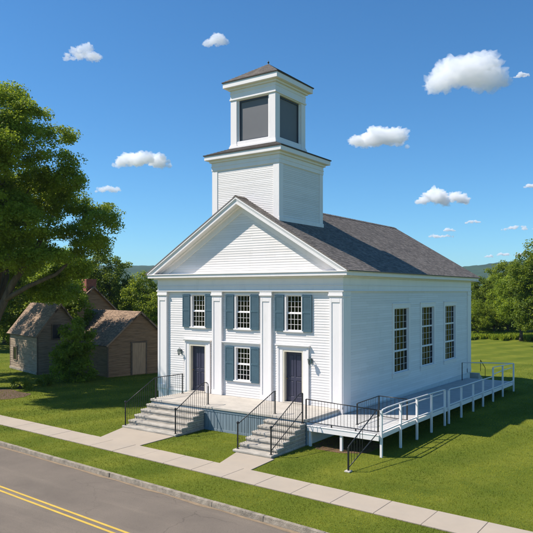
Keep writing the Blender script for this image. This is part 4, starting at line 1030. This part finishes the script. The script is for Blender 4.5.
# ------------------------------------------------------------------ haze and clouds
HAZE = True
if HAZE:
    m = bpy.data.materials.new('haze_air'); m.use_nodes = True; N = m.node_tree; N.nodes.clear()
    o = N.nodes.new('ShaderNodeOutputMaterial'); v = N.nodes.new('ShaderNodeVolumePrincipled'); v.inputs['Density'].default_value = .00011
    v.inputs['Color'].default_value = (.5,.74,1,1); v.inputs['Anisotropy'].default_value = .2
    N.links.new(v.outputs[0], o.inputs['Volume'])
    hz = MB().box(-2590,2590,-60,2590,-1.2,125).build('haze', m); tag(hz, 'thin pale summer haze over the whole valley', 'haze', kind='stuff')
def cloud_mat(dens):
    cm = bpy.data.materials.new('cloud_vapour'); cm.use_nodes = True; N = cm.node_tree; N.nodes.clear()
    o = N.nodes.new('ShaderNodeOutputMaterial'); v = N.nodes.new('ShaderNodeVolumePrincipled'); v.inputs['Density'].default_value = dens
    v.inputs['Color'].default_value = (1,1,1,1); v.inputs['Anisotropy'].default_value = .0; N.links.new(v.outputs[0], o.inputs['Volume']); return cm
def cloud(u, v_, wpx, hpx, dist, seed, label, dens=None):
    import bmesh
    rnd = random.Random(seed); x, y, _ = at(u, dist); dep = dist*math.cos(math.atan((u-266.5)/FPX)); k = dep/FPX
    zc = CZ+(291.8-v_)*k; w_, h_ = wpx*k*1.08, hpx*k*1.2
    root_v = []; root_f = []
    bm = bmesh.new(); n = 22
    ax = Vector((math.cos(YAW), math.sin(YAW), 0)); ay = Vector((-math.sin(YAW), math.cos(YAW), 0))
    for i in range(n):
        t_ = -1+2*(i+rnd.random())/n; pk = .75+.45*noise.noise((t_*1.6+seed*1.7, seed, 0)); env = math.sqrt(max(.04, 1-t_*t_))*pk; r_ = h_*rnd.uniform(.15,.32)*(.35+.65*env)
        p = ax*(t_*(w_/2-r_))+ay*rnd.uniform(-.2,.2)*w_+Vector((0,0,-.38*h_+r_*.8+rnd.random()*max(0,.85*env*h_-r_*1.4)))
        s = bmesh.ops.create_icosphere(bm, subdivisions=4, radius=1)['verts']
        sx = rnd.uniform(1.1,1.7)
        for q in s:
            d_ = q.co.copy(); nn = 1+.6*noise.noise(d_*1.6+Vector((seed*3.1,i*2.3,0)))+.5*noise.noise(d_*3.6+Vector((i,seed,0)))+.3*noise.noise(d_*8+Vector((seed,i,0)))
            q.co = p+Vector((d_.x*sx,d_.y*sx,d_.z))*r_*nn
    me = bpy.data.meshes.new('cloud'); bm.to_mesh(me); bm.free(); me.materials.append(cloud_mat((dens or (4.5 if hpx > 15 else 2.2))/h_))
    o = bpy.data.objects.new('cloud', me); link(o); o.location = (x,y,zc)
    rm = o.modifiers.new('merge', 'REMESH'); rm.mode = 'VOXEL'; rm.voxel_size = max(1.5, w_/130); rm.use_smooth_shade = True
    tag(o, label, 'cloud', 'small fair weather clouds'); return o
for a in [(468,68,74,43,3000,1,'largest white cloud, high on the right'),(379,137,58,22,3300,2,'white cloud to the right of the tower at belfry height'),
          (443,196.5,52,16,3600,3,'flat white cloud above the far end of the roof'),(143,158,58,20,3300,4,'largest cloud left of the tower, flat bottomed'),
          (82,53,38,13,3300,5,'small cloud above the maple crown'),(215,40,24,12,3300,6,'small cloud high up, just left of the belfry top'),
          (108,188,26,9,3600,7,'small cloud just beside the right side of the maple crown'),(440,235.5,24,5,5200,8,'thin cloud streak over the right end of the roof'),
          (449,229.5,12,4,5200,9,'tiny puff just above the thin streak by the roof end'),(473,221.5,15,4,5200,10,'tiny cloud between the roof end and the right edge'),
          (517,227.5,27,5,5200,11,'thin flat cloud near the right edge above the tall tree'),(530,185.5,12,5,4500,12,'cloud cut by the right edge of the picture'),
          (489,256,9,3,5600,14,'tiny puff left of a pair low over the right hill'),(504,254,13,4,5600,15,'middle puff of three low over the right hill'),(521,254.5,12,4,5600,16,'right puff of three low over the right hill'),
          (522,75,14,4,3300,17,'wispy scrap of cloud right of the largest cloud')]:
    cloud(*a)
